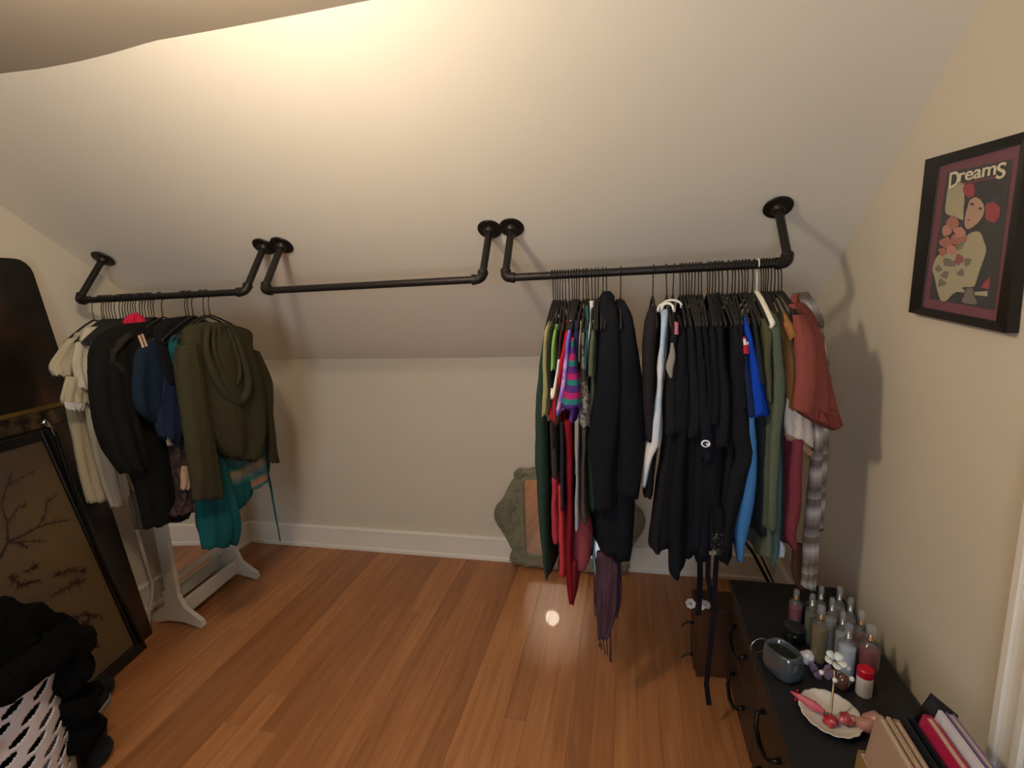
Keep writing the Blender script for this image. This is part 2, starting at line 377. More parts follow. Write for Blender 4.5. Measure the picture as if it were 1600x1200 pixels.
hang_groups = [
 (False, [140], 'lone black hanger nearest the left pipe elbow', None),
 (False, [155, 158, 162, 166, 170, 175], 'black hanger from the left in the bunch above the cream shirts', 'black hangers over the cream shirts'),
 (False, [183, 188, 192, 196, 200, 204, 208], 'black hanger from the left in the tight bunch around the pink scrap', 'black hangers around the pink scrap'),
 (False, [215, 219, 223, 228, 232, 236], 'black hanger from the left in the bunch before the left coupling', 'black hangers left of the left coupling'),
 (False, [250], 'single black hanger just right of the coupling on the left rod', None),
 (False, [286, 290, 297], 'from the left of three black hangers above the navy top', 'three black hangers above the navy top'),
 (False, [315, 323], 'from the left of two black hangers carrying the olive hooded top', 'two black hangers at the olive top'),
 (True, [863, 867, 871, 875, 879, 883, 888, 893, 897, 901, 905], 'black hanger from the left in the dense bunch above the bright shirts', 'black hangers above the bright shirts'),
 (True, [911, 915, 918], 'from the left of three close black hangers above the camouflage top', 'three black hangers above the camouflage top'),
 (True, [924, 930, 935], 'from the left of three spaced black hangers above the white strap top', 'three black hangers above the white strip'),
 (True, [942, 947], 'from the left of two black hangers at the big black hooded sweatshirt', 'two black hangers at the black hoodie'),
 (True, [970], 'black hanger standing alone just left of the coupling on the right rod', None),
 (True, [1021], 'black hanger standing alone just right of the coupling on the right rod', None),
 (True, [1041, 1053], 'from the left of two black hangers above the white ringed hood', 'two black hangers above the white hood'),
 (True, [1063, 1067, 1072, 1077, 1082, 1087, 1092, 1096], 'black hanger from the left in the first thick bunch above black T-shirts', 'black hangers, first bunch of black shirts'),
 (True, [1106, 1110, 1115, 1119, 1124, 1129, 1138], 'black hanger from the left in the second bunch, by the highest black hood', 'black hangers, second bunch of black shirts'),
 (True, [1146, 1150, 1155, 1160, 1165, 1170, 1178], 'black hanger from the left in the bunch before the white hanger', 'black hangers left of the white hanger'),
 (True, [1190, 1194, 1198, 1202, 1207, 1212, 1217, 1222], 'black hanger past the white hanger, counting toward the right pipe elbow', 'black hangers right of the white hanger')]
for right, pxs, lab, grp in hang_groups:
    for px in pxs:
        loc = (rodx(px, right), RODY, RODZ); rot = (0, .03*math.sin(px*.21), .05*math.sin(px*.13))
        if len(pxs) > 1: lab2 = ORD[pxs.index(px)] + ' ' + lab
        else: lab2 = lab
        if first: HB.location = loc; HB.rotation_euler = rot; HB.scale = (1, .68, 1); HB['label'] = lab2; first = False; continue
        h_ = dup(HB, loc, rot, lab2, grp); h_.scale = (1, NARROW(px, right), 1)
HW.location = (rodx(1184, True), RODY, RODZ); HW['label'] = 'thick white plastic hanger among the black ones on the right rod'

# ================================================================== CLOTHES
def hd_of(z, sc=1.0):
    """half depth of a garment across its hanger, from the neck down to the shoulder ends"""
    if z > 1.56: return .035
    if z > 1.47: return .035 + (1.56-z)/.09*(.165*sc)
    return .2*sc
class Hung:
    """a garment on the right rod, built about its hanger: rows give, level by level, where its near edge is and how thick it hangs"""
    def __init__(s, name, label, cat, hook, group=None):
        s.hx = rodx(hook, True) if hook > 700 else rodx(hook, False)
        s.root = thing(name, label, cat, (s.hx, RODY, 1.56), group); s.n = 0
    def near(s, row, sc, inset):
        py, xl, xr = row; hd = .12
        for _ in range(6):
            Y = RODY - hd*1 + inset; p = atY((xl+xr)/2, py, Y); hd = hd_of(p.z, sc)
        t = (atY(xr, py, Y) - atY(xl, py, Y)).length/2
        return p, t, hd
    def part(s, name, rows, m, sc=1.0, inset=0.0, depth=None, fold=.3, seed=0, k=5, ripple=.006, far=False, per=5, straight=False):
        out = []; s.n += 1
        pr = [s.near(r, sc, inset) for r in rows]
        ref = pr[min(2, len(pr)-1)][0]; dv = Vector((s.hx-ref.x, RODY-ref.y, 0)); dv = dv.normalized() if dv.length > .05 else Vector((0, 1, 0))
        if dv.y < .8: dv = Vector((.6*(1 if dv.x > 0 else -1), .8, 0))
        for p, t, hd in pr:
            t = max(.004, t*.95); dep = (2*hd - 2*inset if depth is None else min(depth, 2*hd))
            b = p + dv*dep
            out.append((p, b, min(t, dep*.48)))
        if far:
            out = [(a + dv*(2*hd_of(a.z, sc) - (b-a).length)*1.0, b + dv*(2*hd_of(a.z, sc) - (b-a).length), t) for a, b, t in out]
        return loft(name, out, m, s.root, fold, k, s.n*13+seed+int(s.hx*1000), per=per, ripple=ripple)
def shirt(label, hook, sleeve, body, m, name='t_shirt', cat='shirt', m2=None, group=None, sc=1.0, fold=.3, collar=None, far=True, sl_depth=.13):
    g = Hung(name, label, cat, hook, group)
    if body: g.part('body', body, m, sc, .035 if sleeve else 0, fold=fold)
    if sleeve:
        g.part('sleeve', sleeve, m2 or m, sc, 0, sl_depth, fold=fold*.9)
        if far: g.part('sleeve', sleeve, m2 or m, sc, 0, sl_depth, fold=fold*.9, far=True)
    return g
stripe = ramp_mat('stripe_cloth', [(0, '14756f'), (.28, 'a81a62'), (.62, '4a1f72')], 'band', axis=2, constant=True, period=.062)
tiedye = ramp_mat('tie_dye', [(.3, '1c6fd0'), (.42, '6f63c0'), (.5, '9a6cc4'), (.58, 'd0a6dc'), (.72, '3a86e0')], scale=14)
camo = ramp_mat('camouflage', [(.38, '3a332c'), (.46, '7a6c5c'), (.54, '564a3d'), (.62, 'a2988a')], scale=30, constant=True)
floral = ramp_mat('floral_grey', [(.4, '4d4744'), (.5, '8d8782'), (.6, '3a3532')], scale=60)
plaid = ramp_mat('flannel', [(0, '9a9088'), (.25, '5f534e'), (.45, '8d8078'), (.65, 'bdb6b2'), (.85, '6d6058')], 'band', axis=2, period=.13)
BK = ['111318', '0e1116', '14151a', '12141b', '0d1016', '151519']
# --- bright shirts, left end of the right rod (front ones last)
shirt('long dark green dress at the far left end of the right rod', 863, None, [(500, 858, 863), (520, 847, 856), (560, 838, 854), (620, 832, 854), (700, 829, 856), (760, 832, 857), (820, 838, 858), (880, 846, 858), (906, 850, 857)], cloth('26392f'), 'dress', 'dress')
shirt('pale yellow-olive short shirt beside the dark green dress', 867, [(502, 855, 863), (520, 849, 858), (560, 845, 856), (610, 843, 857), (650, 842, 857)], [(500, 857, 866), (560, 852, 864), (620, 850, 862), (660, 850, 862)], cloth('8f8a5e'), 'blouse')
shirt('narrow black shirt peeking between the yellow-olive and lime ones', 871, None, [(505, 862, 868), (540, 857, 864), (600, 855, 866), (700, 856, 872)], cloth('1d1a1c'))
g = shirt('purple shirt with a lime green side on the right rod', 875, [(507, 866, 873), (530, 861, 869), (560, 858, 868), (578, 857, 867)], [(505, 867, 875), (530, 866, 873), (600, 864, 873)], cloth('4f3a63'), m2=cloth('7fae55'))
shirt('rust brown shirt between the purple-and-lime and the red shirt', 879, None, [(505, 875, 881), (530, 871, 878), (570, 867, 876), (620, 862, 876), (665, 862, 878)], cloth('4a2c1c'))
g = shirt('red ringer T-shirt with a white stripe down its sleeve', 884, [(500, 883, 889), (540, 877, 886), (580, 868, 881), (625, 860, 874), (658, 856, 873)], [(500, 884, 890), (560, 876, 886), (640, 866, 878), (662, 864, 878)], cloth('b51a26'))
g.part('white_stripe', [(562, 871, 875), (590, 866, 871), (624, 858, 865)], cloth('e8ddd0', .04), 1.0, -.005, .03, fold=.1, ripple=0)
shirt('tie-dye T-shirt in blue and lilac', 889, [(500, 888, 895), (530, 884, 892), (560, 879, 890), (600, 874, 885), (650, 865, 876)], [(500, 889, 896), (560, 884, 894), (640, 874, 886)], tiedye)
shirt('plain navy T-shirt hidden beside the striped top', 899, [(500, 895, 906), (540, 893, 905), (575, 892, 905)], [(500, 896, 906), (580, 893, 905), (640, 890, 906)], cloth('232347'))
g = Hung('striped_top', 'top striped in teal, magenta and purple bands', 'shirt', 893)
g.part('sleeve', [(530, 893, 897), (560, 889, 901), (600, 884, 906), (638, 876, 912)], stripe, 1, -.03, .12, .15)
g.part('body', [(520, 892, 898), (600, 888, 900), (640, 886, 902)], stripe, 1, .06)
shirt('violet scarf end with a pointed hem below the striped top', 897, None, [(630, 884, 905), (650, 884, 900), (665, 885, 894), (676, 884, 887)], mat('violet', '5e2f86', .8, var=.3, vscale=20), 'scarf', 'scarf', sc=.9)
shirt('narrow taupe shirt beside the camouflage top', 905, [(502, 905, 910), (540, 903, 908), (565, 902, 908)], [(500, 906, 911), (600, 902, 910)], cloth('877b70'))
shirt('camouflage T-shirt in greys and browns', 911, [(520, 908, 914), (550, 907, 916), (590, 905, 919), (640, 906, 922)], [(515, 909, 916), (590, 908, 920), (645, 906, 922)], camo)
shirt('grey floral sleeve end hanging below the camouflage shirt', 913, [(618, 906, 922), (645, 905, 924), (668, 906, 922)], None, floral, 'blouse', far=False)
shirt('slim teal shirt behind the white strip', 915, None, [(478, 913, 921), (500, 914, 921), (540, 913, 919), (580, 912, 919)], cloth('1f6064'))
shirt('narrow white strap top standing higher than its neighbours', 924, None, [(470, 920, 929), (490, 920, 928), (520, 918, 923), (545, 916, 920), (568, 914, 917)], cloth('d9dcd6', .04), 'tank_top', 'top', sc=.9)
shirt('sage olive T-shirt next to the big black hooded sweatshirt', 930, [(500, 922, 930), (540, 919, 930), (590, 915, 929)], [(500, 924, 932), (600, 918, 930), (660, 916, 930)], cloth('585c49'))
# long pieces under them
shirt('dark grey dress with a coral red frayed hem, left one', 868, None, [(655, 855, 870), (700, 857, 872), (748, 857, 873)], cloth('3a3130'), 'dress', 'dress', sc=.92).part('hem_panel', [(748, 857, 873), (790, 858, 874), (830, 859, 877), (850, 859, 876)], cloth('a8323f'), .92, 0, ripple=.004)
shirt('coral red long skirt reaching almost to the floor', 873, None, [(760, 868, 880), (820, 869, 886), (870, 868, 887), (903, 868, 884)], cloth('b5393c'), 'skirt', 'skirt', sc=.88)
shirt('charcoal dress beside the frayed coral hem', 877, None, [(660, 870, 882), (700, 871, 882), (750, 873, 882), (800, 874, 884)], cloth('2a2830'), 'dress', 'dress', sc=.94)
shirt('crimson long dress between charcoal and light grey pieces', 884, None, [(660, 876, 896), (720, 881, 897), (800, 884, 898), (880, 883, 898), (945, 886, 900)], cloth('7d101d'), 'dress', 'dress', sc=.96)
shirt('maroon scarf ending in a point near the floor', 889, None, [(880, 884, 906), (910, 881, 905), (935, 888, 903), (947, 890, 899)], cloth('771a24'), 'scarf', 'scarf', sc=.9)
shirt('light grey knitted belt hanging in a narrow strip', 901, None, [(655, 900, 906), (700, 898, 905), (760, 897, 905), (820, 895, 906), (829, 896, 904)], cloth('9a9aa2'), 'knit_belt', 'belt', sc=.98)
shirt('taupe brown long cardigan in the middle of the bright group', 908, None, [(670, 904, 920), (720, 905, 918), (780, 905, 920), (818, 906, 921)], cloth('4c4138'), 'cardigan', 'cardigan', sc=.9)
shirt('dusty rose wide skirt behind the red pieces', 898, None, [(780, 895, 918), (830, 888, 926), (870, 886, 926), (892, 885, 924)], cloth('8e4046'), 'skirt', 'skirt', sc=.75)
shirt('dark green long shirt edge left of the black sweatshirt', 918, None, [(690, 914, 930), (740, 916, 932), (800, 920, 934)], cloth('1c3527'), 'dress_shirt', sc=.9)
# --- big black sweatshirts
g = shirt('big black hooded sweatshirt with wide sleeves, left of the lone hanger', 945, [(470, 938, 962), (500, 934, 972), (560, 930, 978), (640, 922, 980), (700, 916, 976), (740, 922, 970), (800, 928, 966)], [(462, 940, 960), (500, 938, 972), (600, 930, 985), (700, 926, 985), (800, 922, 985), (868, 932, 980)], cloth('0f1218'), 'hooded_sweatshirt', 'sweatshirt', fold=.22, sl_depth=.16)
g.part('hood', [(455, 944, 955), (465, 939, 962), (485, 937, 966)], cloth('13151a'), 1, .02, .15)
g = shirt('large black sweatshirt on the lone hanger beside the coupling', 970, [(468, 965, 975), (490, 968, 990), (540, 970, 1002), (600, 966, 1010), (680, 962, 1014), (715, 962, 1010), (780, 964, 1002)], [(470, 966, 978), (520, 964, 1000), (600, 956, 1008), (700, 948, 1010), (800, 944, 1004), (880, 950, 998)], cloth('0d1017'), 'sweatshirt', 'sweatshirt', fold=.22, sl_depth=.16)
shirt('charcoal fleece jacket on the first hanger right of the coupling', 1021, [(482, 1012, 1026), (510, 1006, 1028), (560, 1003, 1026), (640, 1004, 1024), (690, 1006, 1022)], [(480, 1014, 1028), (560, 1008, 1028), (680, 1008, 1026), (780, 1002, 1020)], cloth('221f20'), 'fleece_jacket', 'jacket')
# white hood strip
g = Hung('hooded_sweatshirt', 'white and pale blue hooded sweatshirt seen as one twisted strip', 'sweatshirt', 1041)
wb = ramp_mat('white_blue', [(.42, 'd8d6d2'), (.58, 'a7bfd8')], scale=5)
g.part('sleeve', [(484, 1031, 1045), (510, 1031, 1042), (545, 1029, 1039), (575, 1024, 1037), (600, 1025, 1034), (650, 1020, 1033), (690, 1012, 1029), (720, 1007, 1018), (762, 1004, 1008)], wb, 1, 0, .07, .25)
g.part('body', [(500, 1036, 1044), (600, 1034, 1042), (700, 1020, 1034)], wb, 1, .05)
bm = bmesh.new()
for cx, cy, rx, ry, Y in ((1041, 484, 13, 10, 1.66), (1043, 482, 9, 8, 1.64), (1050, 478, 15, 9, 1.70)):
    tube(bm, [atY(cx+rx*math.cos(a), cy-ry*math.sin(a), Y) for a in [math.radians(q) for q in range(-20, 201, 20)]], .0042, 6)
fin(bm, 'hood_binding', cloth('e3e0d8', .03), g.root, True)
g = shirt('black T-shirt with a pink and white print, behind the white hood', 1053, [(492, 1046, 1058), (520, 1047, 1060), (560, 1042, 1060), (620, 1038, 1062), (680, 1036, 1064)], [(490, 1050, 1062), (600, 1040, 1066), (760, 1020, 1050), (850, 1008, 1040), (865, 1012, 1040)], cloth('1a181b'))
g.part('pink_print', [(503, 1054, 1058), (515, 1054, 1060), (523, 1053, 1061)], cloth('c9748c', .3), 1, -.006, .03, fold=.05, ripple=0)
g.part('grey_panel', [(536, 1049, 1052), (555, 1045, 1056), (575, 1041, 1053), (591, 1047, 1049)], cloth('8b877f', .1), 1, -.008, .03, fold=.2, ripple=0)
# --- black shirts, one per hanger bunch member that shows
blk = [
 ('first black T-shirt right of the grey-panelled one', 1063, [(493, 1058, 1066), (530, 1058, 1076), (600, 1050, 1080), (650, 1042, 1082), (676, 1044, 1074)], [(493, 1060, 1068), (600, 1056, 1084), (760, 1028, 1060), (860, 1022, 1052)], 0),
 ('long black shirt whose tail hangs lowest of the black ones', 1068, None, [(500, 1066, 1074), (600, 1064, 1080), (720, 1048, 1080), (820, 1036, 1078), (880, 1040, 1072), (905, 1042, 1066)], 1),
 ('black T-shirt with soft sleeve, second of the black bunch', 1077, [(491, 1072, 1082), (530, 1074, 1090), (590, 1074, 1096), (650, 1072, 1100), (684, 1070, 1094)], [(490, 1074, 1084), (600, 1074, 1094), (760, 1062, 1096), (872, 1058, 1090)], 2),
 ('black T-shirt with a folded sleeve above the one with the emblem', 1087, [(489, 1084, 1093), (530, 1086, 1100), (580, 1088, 1106), (640, 1090, 1110), (672, 1094, 1112)], [(489, 1085, 1095), (600, 1086, 1104), (760, 1078, 1108), (866, 1074, 1104)], 3),
 ('plain black shirt at the lone hanger gap above the emblem sleeve', 1096, [(488, 1092, 1102), (530, 1096, 1110), (600, 1100, 1118), (660, 1100, 1120)], [(488, 1094, 1104), (600, 1094, 1116), (780, 1090, 1118), (850, 1088, 1118)], 4),
 ('black sweatshirt with a raised hood, highest collar of the black bunch', 1124, [(470, 1112, 1128), (500, 1112, 1132), (560, 1114, 1136), (640, 1118, 1148), (700, 1116, 1146)], [(455, 1112, 1130), (500, 1110, 1134), (650, 1108, 1138), (780, 1098, 1132), (862, 1098, 1130)], 5),
 ('black shirt half hidden under the raised hood', 1110, [(486, 1104, 1114), (530, 1106, 1122), (600, 1108, 1128), (665, 1106, 1128)], [(486, 1106, 1116), (650, 1104, 1126), (800, 1100, 1124)], 0),
 ('wide black long-sleeved shirt ending in a pointed sleeve by the blue shirt', 1146, [(488, 1138, 1152), (530, 1142, 1160), (600, 1144, 1168), (680, 1146, 1182), (712, 1152, 1188), (750, 1142, 1172), (810, 1128, 1152), (870, 1120, 1140)], [(488, 1140, 1150), (600, 1134, 1156), (720, 1128, 1156), (820, 1118, 1146), (882, 1120, 1144)], 2),
 ('black T-shirt just left of the blue shirts with a grey shoulder seam', 1155, [(486, 1150, 1160), (530, 1152, 1166), (590, 1154, 1170), (640, 1154, 1172)], None, 5)]
for lab, hk, sl, bd, c in blk: shirt('' + lab, hk, sl, bd, cloth(BK[c], .18), fold=.34)
g = shirt('black T-shirt with a round white and blue emblem on its sleeve hem', 1101, [(560, 1094, 1106), (620, 1088, 1110), (660, 1088, 1118), (700, 1089, 1119), (721, 1096, 1118)], [(500, 1096, 1104), (640, 1092, 1112), (760, 1088, 1120), (880, 1086, 1116)], cloth('11131d'), far=False)
ep = g.near((691, 1096, 1107), 1, 0)[0] + Vector((0, -.014, 0))
M = frame(ep, (1, 0, -.15), (0.15, 0, 1))
bm = bmesh.new(); lathe(bm, [(.0135, 0), (.0135, .0015), (.0125, .002)], 24, M, 1, .86); em = fin(bm, 'emblem', mat('emblem_white', 'f2f2f2', .6), g.root)
bm = bmesh.new(); lathe(bm, [(.0095, .001), (.0095, .003)], 24, M, 1, .86); fin(bm, 'emblem_letter_c', mat('emblem_blue', '1e2350', .6), em)
bm = bmesh.new(); prism(bm, [(.001, -.0028), (.0098, -.0045), (.0098, .0035), (.001, .0022)], M @ Matrix.Translation((0, 0, .0031)), .0006); fin(bm, 'emblem_gap', mat('emblem_white', 'f2f2f2', .6), em)
g = shirt('black sequinned top with glittering hem below the black shirts', 1119, None, [(800, 1112, 1138), (840, 1112, 1142), (874, 1120, 1144)], cloth('101116'), 'sequinned_top', 'top', sc=1.02)
bm = bmesh.new(); rs = random.Random(4)
for q in range(60):
    p = g.near((rs.uniform(835, 866), rs.uniform(1112, 1126), 0), 1.02, 0)
for q in range(46):
    px, py = rs.gauss(1119, 5), rs.uniform(834, 866); p = atY(px, py, 1.556)
    bmesh.ops.create_icosphere(bm, subdivisions=1, radius=.0014, matrix=Matrix.Translation(p))
fin(bm, 'sequins', mat('sequin', 'ffffff', .1, 1), g.root)['kind'] = 'stuff'
# --- blue, olive, rust
shirt('navy T-shirt with a red and white shoulder patch', 1163, [(538, 1158, 1166), (570, 1160, 1174), (620, 1162, 1182), (650, 1164, 1184)], [(500, 1158, 1168), (600, 1158, 1176), (700, 1156, 1176)], cloth('1a2547')).part('shoulder_patch', [(527, 1162, 1164), (540, 1161, 1168), (553, 1160, 1172)], ramp_mat('patch_redwhite', [(0, 'c01f35'), (.35, 'e9e4dc'), (.7, 'c01f35')], 'band', axis=2, constant=True, period=.05), 1, -.008, .03, fold=.05, ripple=0)
shirt('bright royal blue T-shirt', 1168, [(496, 1162, 1169), (520, 1164, 1176), (560, 1167, 1186), (600, 1169, 1196), (651, 1172, 1208)], [(498, 1164, 1172), (600, 1166, 1186), (652, 1166, 1190)], cloth('0d3fae'), sl_depth=.1)
shirt('medium blue denim shirt hanging long below the royal blue T-shirt', 1172, None, [(650, 1166, 1184), (700, 1160, 1188), (760, 1156, 1190), (820, 1148, 1182), (850, 1148, 1172), (880, 1152, 1166)], cloth('3a6ea6'), 'denim_shirt', sc=.97)
shirt('dark slate shirt between the royal blue and olive ones', 1178, [(500, 1176, 1184), (540, 1180, 1192), (600, 1184, 1200)], [(500, 1178, 1186), (650, 1182, 1202), (840, 1186, 1206)], cloth('23282b'))
shirt('olive brown shirt under the white hanger', 1190, [(498, 1185, 1198), (520, 1190, 1208), (560, 1192, 1210), (595, 1196, 1210), (628, 1199, 1208)], [(500, 1188, 1200), (640, 1194, 1210), (780, 1198, 1212)], cloth('4d4c33'))
shirt('sage green shirt with thick shoulders right of the white hanger', 1200, [(486, 1198, 1212), (505, 1200, 1224), (560, 1206, 1230), (620, 1206, 1234), (680, 1200, 1226), (760, 1196, 1220), (830, 1192, 1216)], [(488, 1202, 1214), (620, 1204, 1232), (760, 1196, 1226), (840, 1186, 1224), (874, 1184, 1218)], cloth('525a4a'), 'sweatshirt', 'sweatshirt')
shirt('long grey-teal shirt whose tail rests over the dresser corner', 1207, None, [(660, 1206, 1226), (740, 1206, 1230), (820, 1200, 1228), (870, 1202, 1222), (884, 1204, 1214)], cloth('3c5152'), 'long_shirt', sc=.95)
shirt('black shirt with a bluish white cuff beside the sage one', 1210, None, [(640, 1214, 1230), (740, 1212, 1234), (830, 1212, 1232), (850, 1212, 1226)], cloth('20242c'), 'long_shirt', sc=.9).part('cuff', [(845, 1212, 1224), (858, 1214, 1232), (872, 1216, 1228)], cloth('aab7c4', .05), .9, 0, .08, fold=.15)
shirt('tan shirt with a rolled collar beside the rust T-shirt', 1212, [(490, 1222, 1232), (510, 1226, 1244), (530, 1234, 1250)], [(492, 1224, 1234), (560, 1228, 1248), (640, 1228, 1250)], cloth('97683c'), 'blouse')
shirt('maroon long shirt hanging under the cream sleeve', 1214, None, [(690, 1238, 1264), (740, 1234, 1264), (800, 1230, 1262), (840, 1228, 1256), (860, 1238, 1252)], cloth('70303a'), 'long_shirt', sc=.9)

def wide(root, name, rows, Ya, Yb, m, t=.018, fold=.3, seed=0, **k):
    """garment turned on its hanger so that its face shows: left and right ends of each level lie at depths Ya and Yb"""
    return loft(name, [(atY(a, b, Ya), atY(c, d, Yb), t if len(r) < 1 else r[0]) for a, b, c, d, *r in rows] if False else [(atY(r[0], r[1], Ya), atY(r[2], r[3], Yb), r[4] if len(r) > 4 else t) for r in rows], m, root, fold, seed=seed, **k)
g = thing('t_shirt', 'cream white T-shirt with rolled sleeves under the rust one', 'shirt', (.47, RODY, 1.56))
wide(g, 'body', [(1234, 560, 1256, 556, .01), (1230, 610, 1262, 606), (1226, 650, 1268, 654), (1228, 678, 1270, 700)], 1.62, 1.66, cloth('cfc3b9', .05), .014)
wide(g, 'rolled_hem', [(1225, 676, 1269, 706, .016), (1232, 688, 1266, 716, .013)], 1.62, 1.66, cloth('a47d63'), .013)
rust = cloth('86463e'); g = thing('t_shirt', 'rust red T-shirt with a wide cuffed sleeve at the right end of the rod', 'shirt', (.485, RODY, 1.56))
wide(g, 'body', [(1236, 476, 1250, 472, .012), (1240, 500, 1268, 496), (1246, 560, 1284, 556), (1250, 620, 1292, 616), (1254, 660, 1290, 664)], 1.66, 1.72, rust, .02)
wide(g, 'sleeve', [(1242, 492, 1266, 492, .014), (1248, 530, 1278, 530), (1246, 580, 1292, 580), (1241, 618, 1303, 628), (1240, 640, 1313, 662)], 1.57, 1.64, rust, .026, .35, 3)
wide(g, 'cuff', [(1240, 632, 1311, 652, .028), (1246, 642, 1312, 664, .03), (1262, 652, 1300, 672, .026)], 1.575, 1.645, cloth('7a3c35'), .028, .2, 4)
wide(g, 'neckband', [(1228, 472, 1240, 466, .008), (1234, 480, 1252, 474, .01)], 1.70, 1.74, rust, .01)
g = thing('flannel_shirt', 'cream and brown flannel shirt nearest the right wall, with a turned-out collar', 'shirt', (.5, RODY, 1.56))
wide(g, 'sleeve', [(1276, 660, 1294, 660, .01), (1280, 710, 1292, 710), (1280, 770, 1288, 768), (1272, 830, 1284, 828)], 1.72, 1.74, plaid, .01)
wide(g, 'body', [(1272, 640, 1284, 640, .012), (1270, 720, 1280, 720), (1262, 800, 1278, 800), (1256, 860, 1276, 862), (1252, 915, 1272, 922)], 1.66, 1.68, plaid, .014)
wide(g, 'collar', [(1238, 458, 1262, 456, .01), (1250, 474, 1276, 478, .014), (1262, 492, 1284, 500, .016), (1272, 505, 1284, 512, .01)], 1.72, 1.76, plaid, .014, .4, 5)
wide(g, 'shoulder', [(1270, 508, 1284, 512, .012), (1276, 560, 1292, 560), (1282, 610, 1298, 612)], 1.74, 1.76, plaid, .01)
wide(g, 'brown_lining', [(1242, 850, 1256, 850, .01), (1238, 890, 1254, 892), (1246, 918, 1256, 920)], 1.68, 1.70, cloth('5a3b26'), .01)
# --- things that hang low
g = thing('fringed_scarf', 'dark plum fringed scarf hanging low below the black sweatshirts', 'scarf', (-.08, RODY, 1.56))
scf = ramp_mat('plum_scarf', [(.4, '3b2227'), (.6, '4c3040')], scale=12, stretch=(8, 8, 1))
wide(g, 'cloth', [(932, 862, 966, 862), (929, 920, 966, 920), (932, 960, 962, 962), (934, 996, 950, 997)], 1.66, 1.66, scf, .014, .5, 6)
wide(g, 'cloth', [(952, 865, 970, 865), (954, 930, 972, 930), (956, 962, 966, 962)], 1.70, 1.70, mat('plum_dark', '352339', .9), .01, .5, 8)
bm = bmesh.new()
for px, y0, y1 in ((928, 900, 962), (931, 905, 964), (935, 992, 1010), (938, 994, 1014), (943, 994, 1020), (947, 994, 1022), (951, 930, 1032), (953, 940, 1034), (959, 955, 964), (963, 955, 966), (968, 905, 930)):
    p = atY(px, y0, 1.655); q = atY(px+2, y1, 1.655)
    tube(bm, [p, p.lerp(q, .5)+Vector((rs.uniform(-.004, .004), 0, 0)), q-Vector((0, 0, -.006)), q], [.0022, .0022, .0022, .0035], 5)
o = fin(bm, 'fringe', mat('fringe', '3f252b', .9), g, True)
shirt('pale blue strip of lining left of the fringed scarf', 921, None, [(850, 929, 931), (870, 927, 931), (903, 928, 933)], cloth('a9cbe0', .03), 'lining_strip', 'cloth strip', sc=.5)
def strap(label, pts, Y, m, wpx=4.5, name='strap', cat='belt', yoff=0):
    bm = bmesh.new(); prev = None; ps = [(atY(x-wpx, y, Y), atY(x+wpx, y, Y)) for x, y in pts]
    for (a, b) in ps:
        th = Vector((0, .0035, 0)); cur = [bm.verts.new(a), bm.verts.new(b), bm.verts.new(b+th), bm.verts.new(a+th)]
        if prev:
            for i in range(4): bm.faces.new((prev[i], prev[(i+1) % 4], cur[(i+1) % 4], cur[i]))
        else: bm.faces.new(cur[::-1])
        prev = cur
    bm.faces.new(prev); o = fin(bm, name, m); sharp(o, 60); return tag(o, label, cat)
strap('black belt hanging from the dark shirts down to the white flowers', [(1094, 868), (1094, 900), (1093, 935), (1091, 962)], 1.78, cloth('15131a'))
strap('black strap joining another above the flowers, middle one of three', [(1107, 868), (1106, 900), (1110, 925), (1116, 945), (1117, 960)], 1.74, cloth('1c1826'), 4)
strap('long dark purple sash reaching lowest toward the floor', [(1120, 868), (1118, 900), (1116, 950), (1113, 985), (1108, 1030), (1104, 1070), (1108, 1102)], 1.66, cloth('15111a'), 4)

# ================================================================== LEFT ROD CLOTHES
def lhung(name, label, cat, X): return thing(name, label, cat, (X, RODY, 1.56))
def lw(root, name, X, rows, m, t=.02, fold=.3, seed=0, **k):
    X2 = X if not isinstance(X, tuple) else X[1]; X1 = X if not isinstance(X, tuple) else X[0]
    return loft(name, [(atX(r[0], r[1], X1), atX(r[2], r[3], X2), r[4] if len(r) > 4 else t) for r in rows], m, root, fold, seed=seed, ripple=.006, **k)
olive = cloth('35311f')
g = lhung('cowl_top', 'olive green long-sleeved top with a draped cowl hood at the front of the left rod', 'shirt', -1.66)
lw(g, 'body', -1.66, [(318, 503, 350, 505, .02), (290, 512, 388, 517, .03), (284, 540, 390, 542, .045), (286, 585, 404, 580), (298, 640, 414, 632), (328, 688, 408, 694), (350, 712, 396, 722, .03)], olive, .05, .3, 2, k=4)
lw(g, 'sleeve', (-1.64, -1.635), [(278, 540, 302, 538, .03), (276, 580, 314, 580, .035), (284, 640, 324, 640), (290, 700, 336, 700), (298, 750, 344, 748), (302, 782, 348, 778, .022)], olive, .03, .25, 4)
lw(g, 'sleeve', -1.685, [(388, 545, 402, 550, .02), (402, 585, 421, 590), (406, 610, 424, 608), (411, 650, 424, 648), (416, 690, 430, 690), (422, 724, 436, 722, .014)], olive, .02, .25, 5)
for i, (pts, r) in enumerate(((((326, 508), (322, 545), (336, 590), (358, 622), (378, 626), (388, 600), (380, 560), (366, 520), (352, 506)), .017), (((334, 510), (334, 545), (346, 580), (360, 600), (370, 598), (374, 575), (366, 540), (356, 512)), .012), (((342, 508), (345, 540), (354, 562), (362, 560), (362, 535), (354, 510)), .009))):
    bm = bmesh.new(); q = [atX(x, y, -1.607-.004*i) for x, y in pts]; ex = [q[0]]+q+[q[-1]]; L = []
    for a in range(len(q)-1):
        for t in range(4): L.append(crom(ex[a], ex[a+1], ex[a+2], ex[a+3], t/4))
    tube(bm, L+[q[-1]], [r*(.5+.5*math.sin(math.pi*min(1, (a+1)/(len(L)+1)))) for a in range(len(L)+1)], 10); fin(bm, 'cowl_fold', olive, g, True)
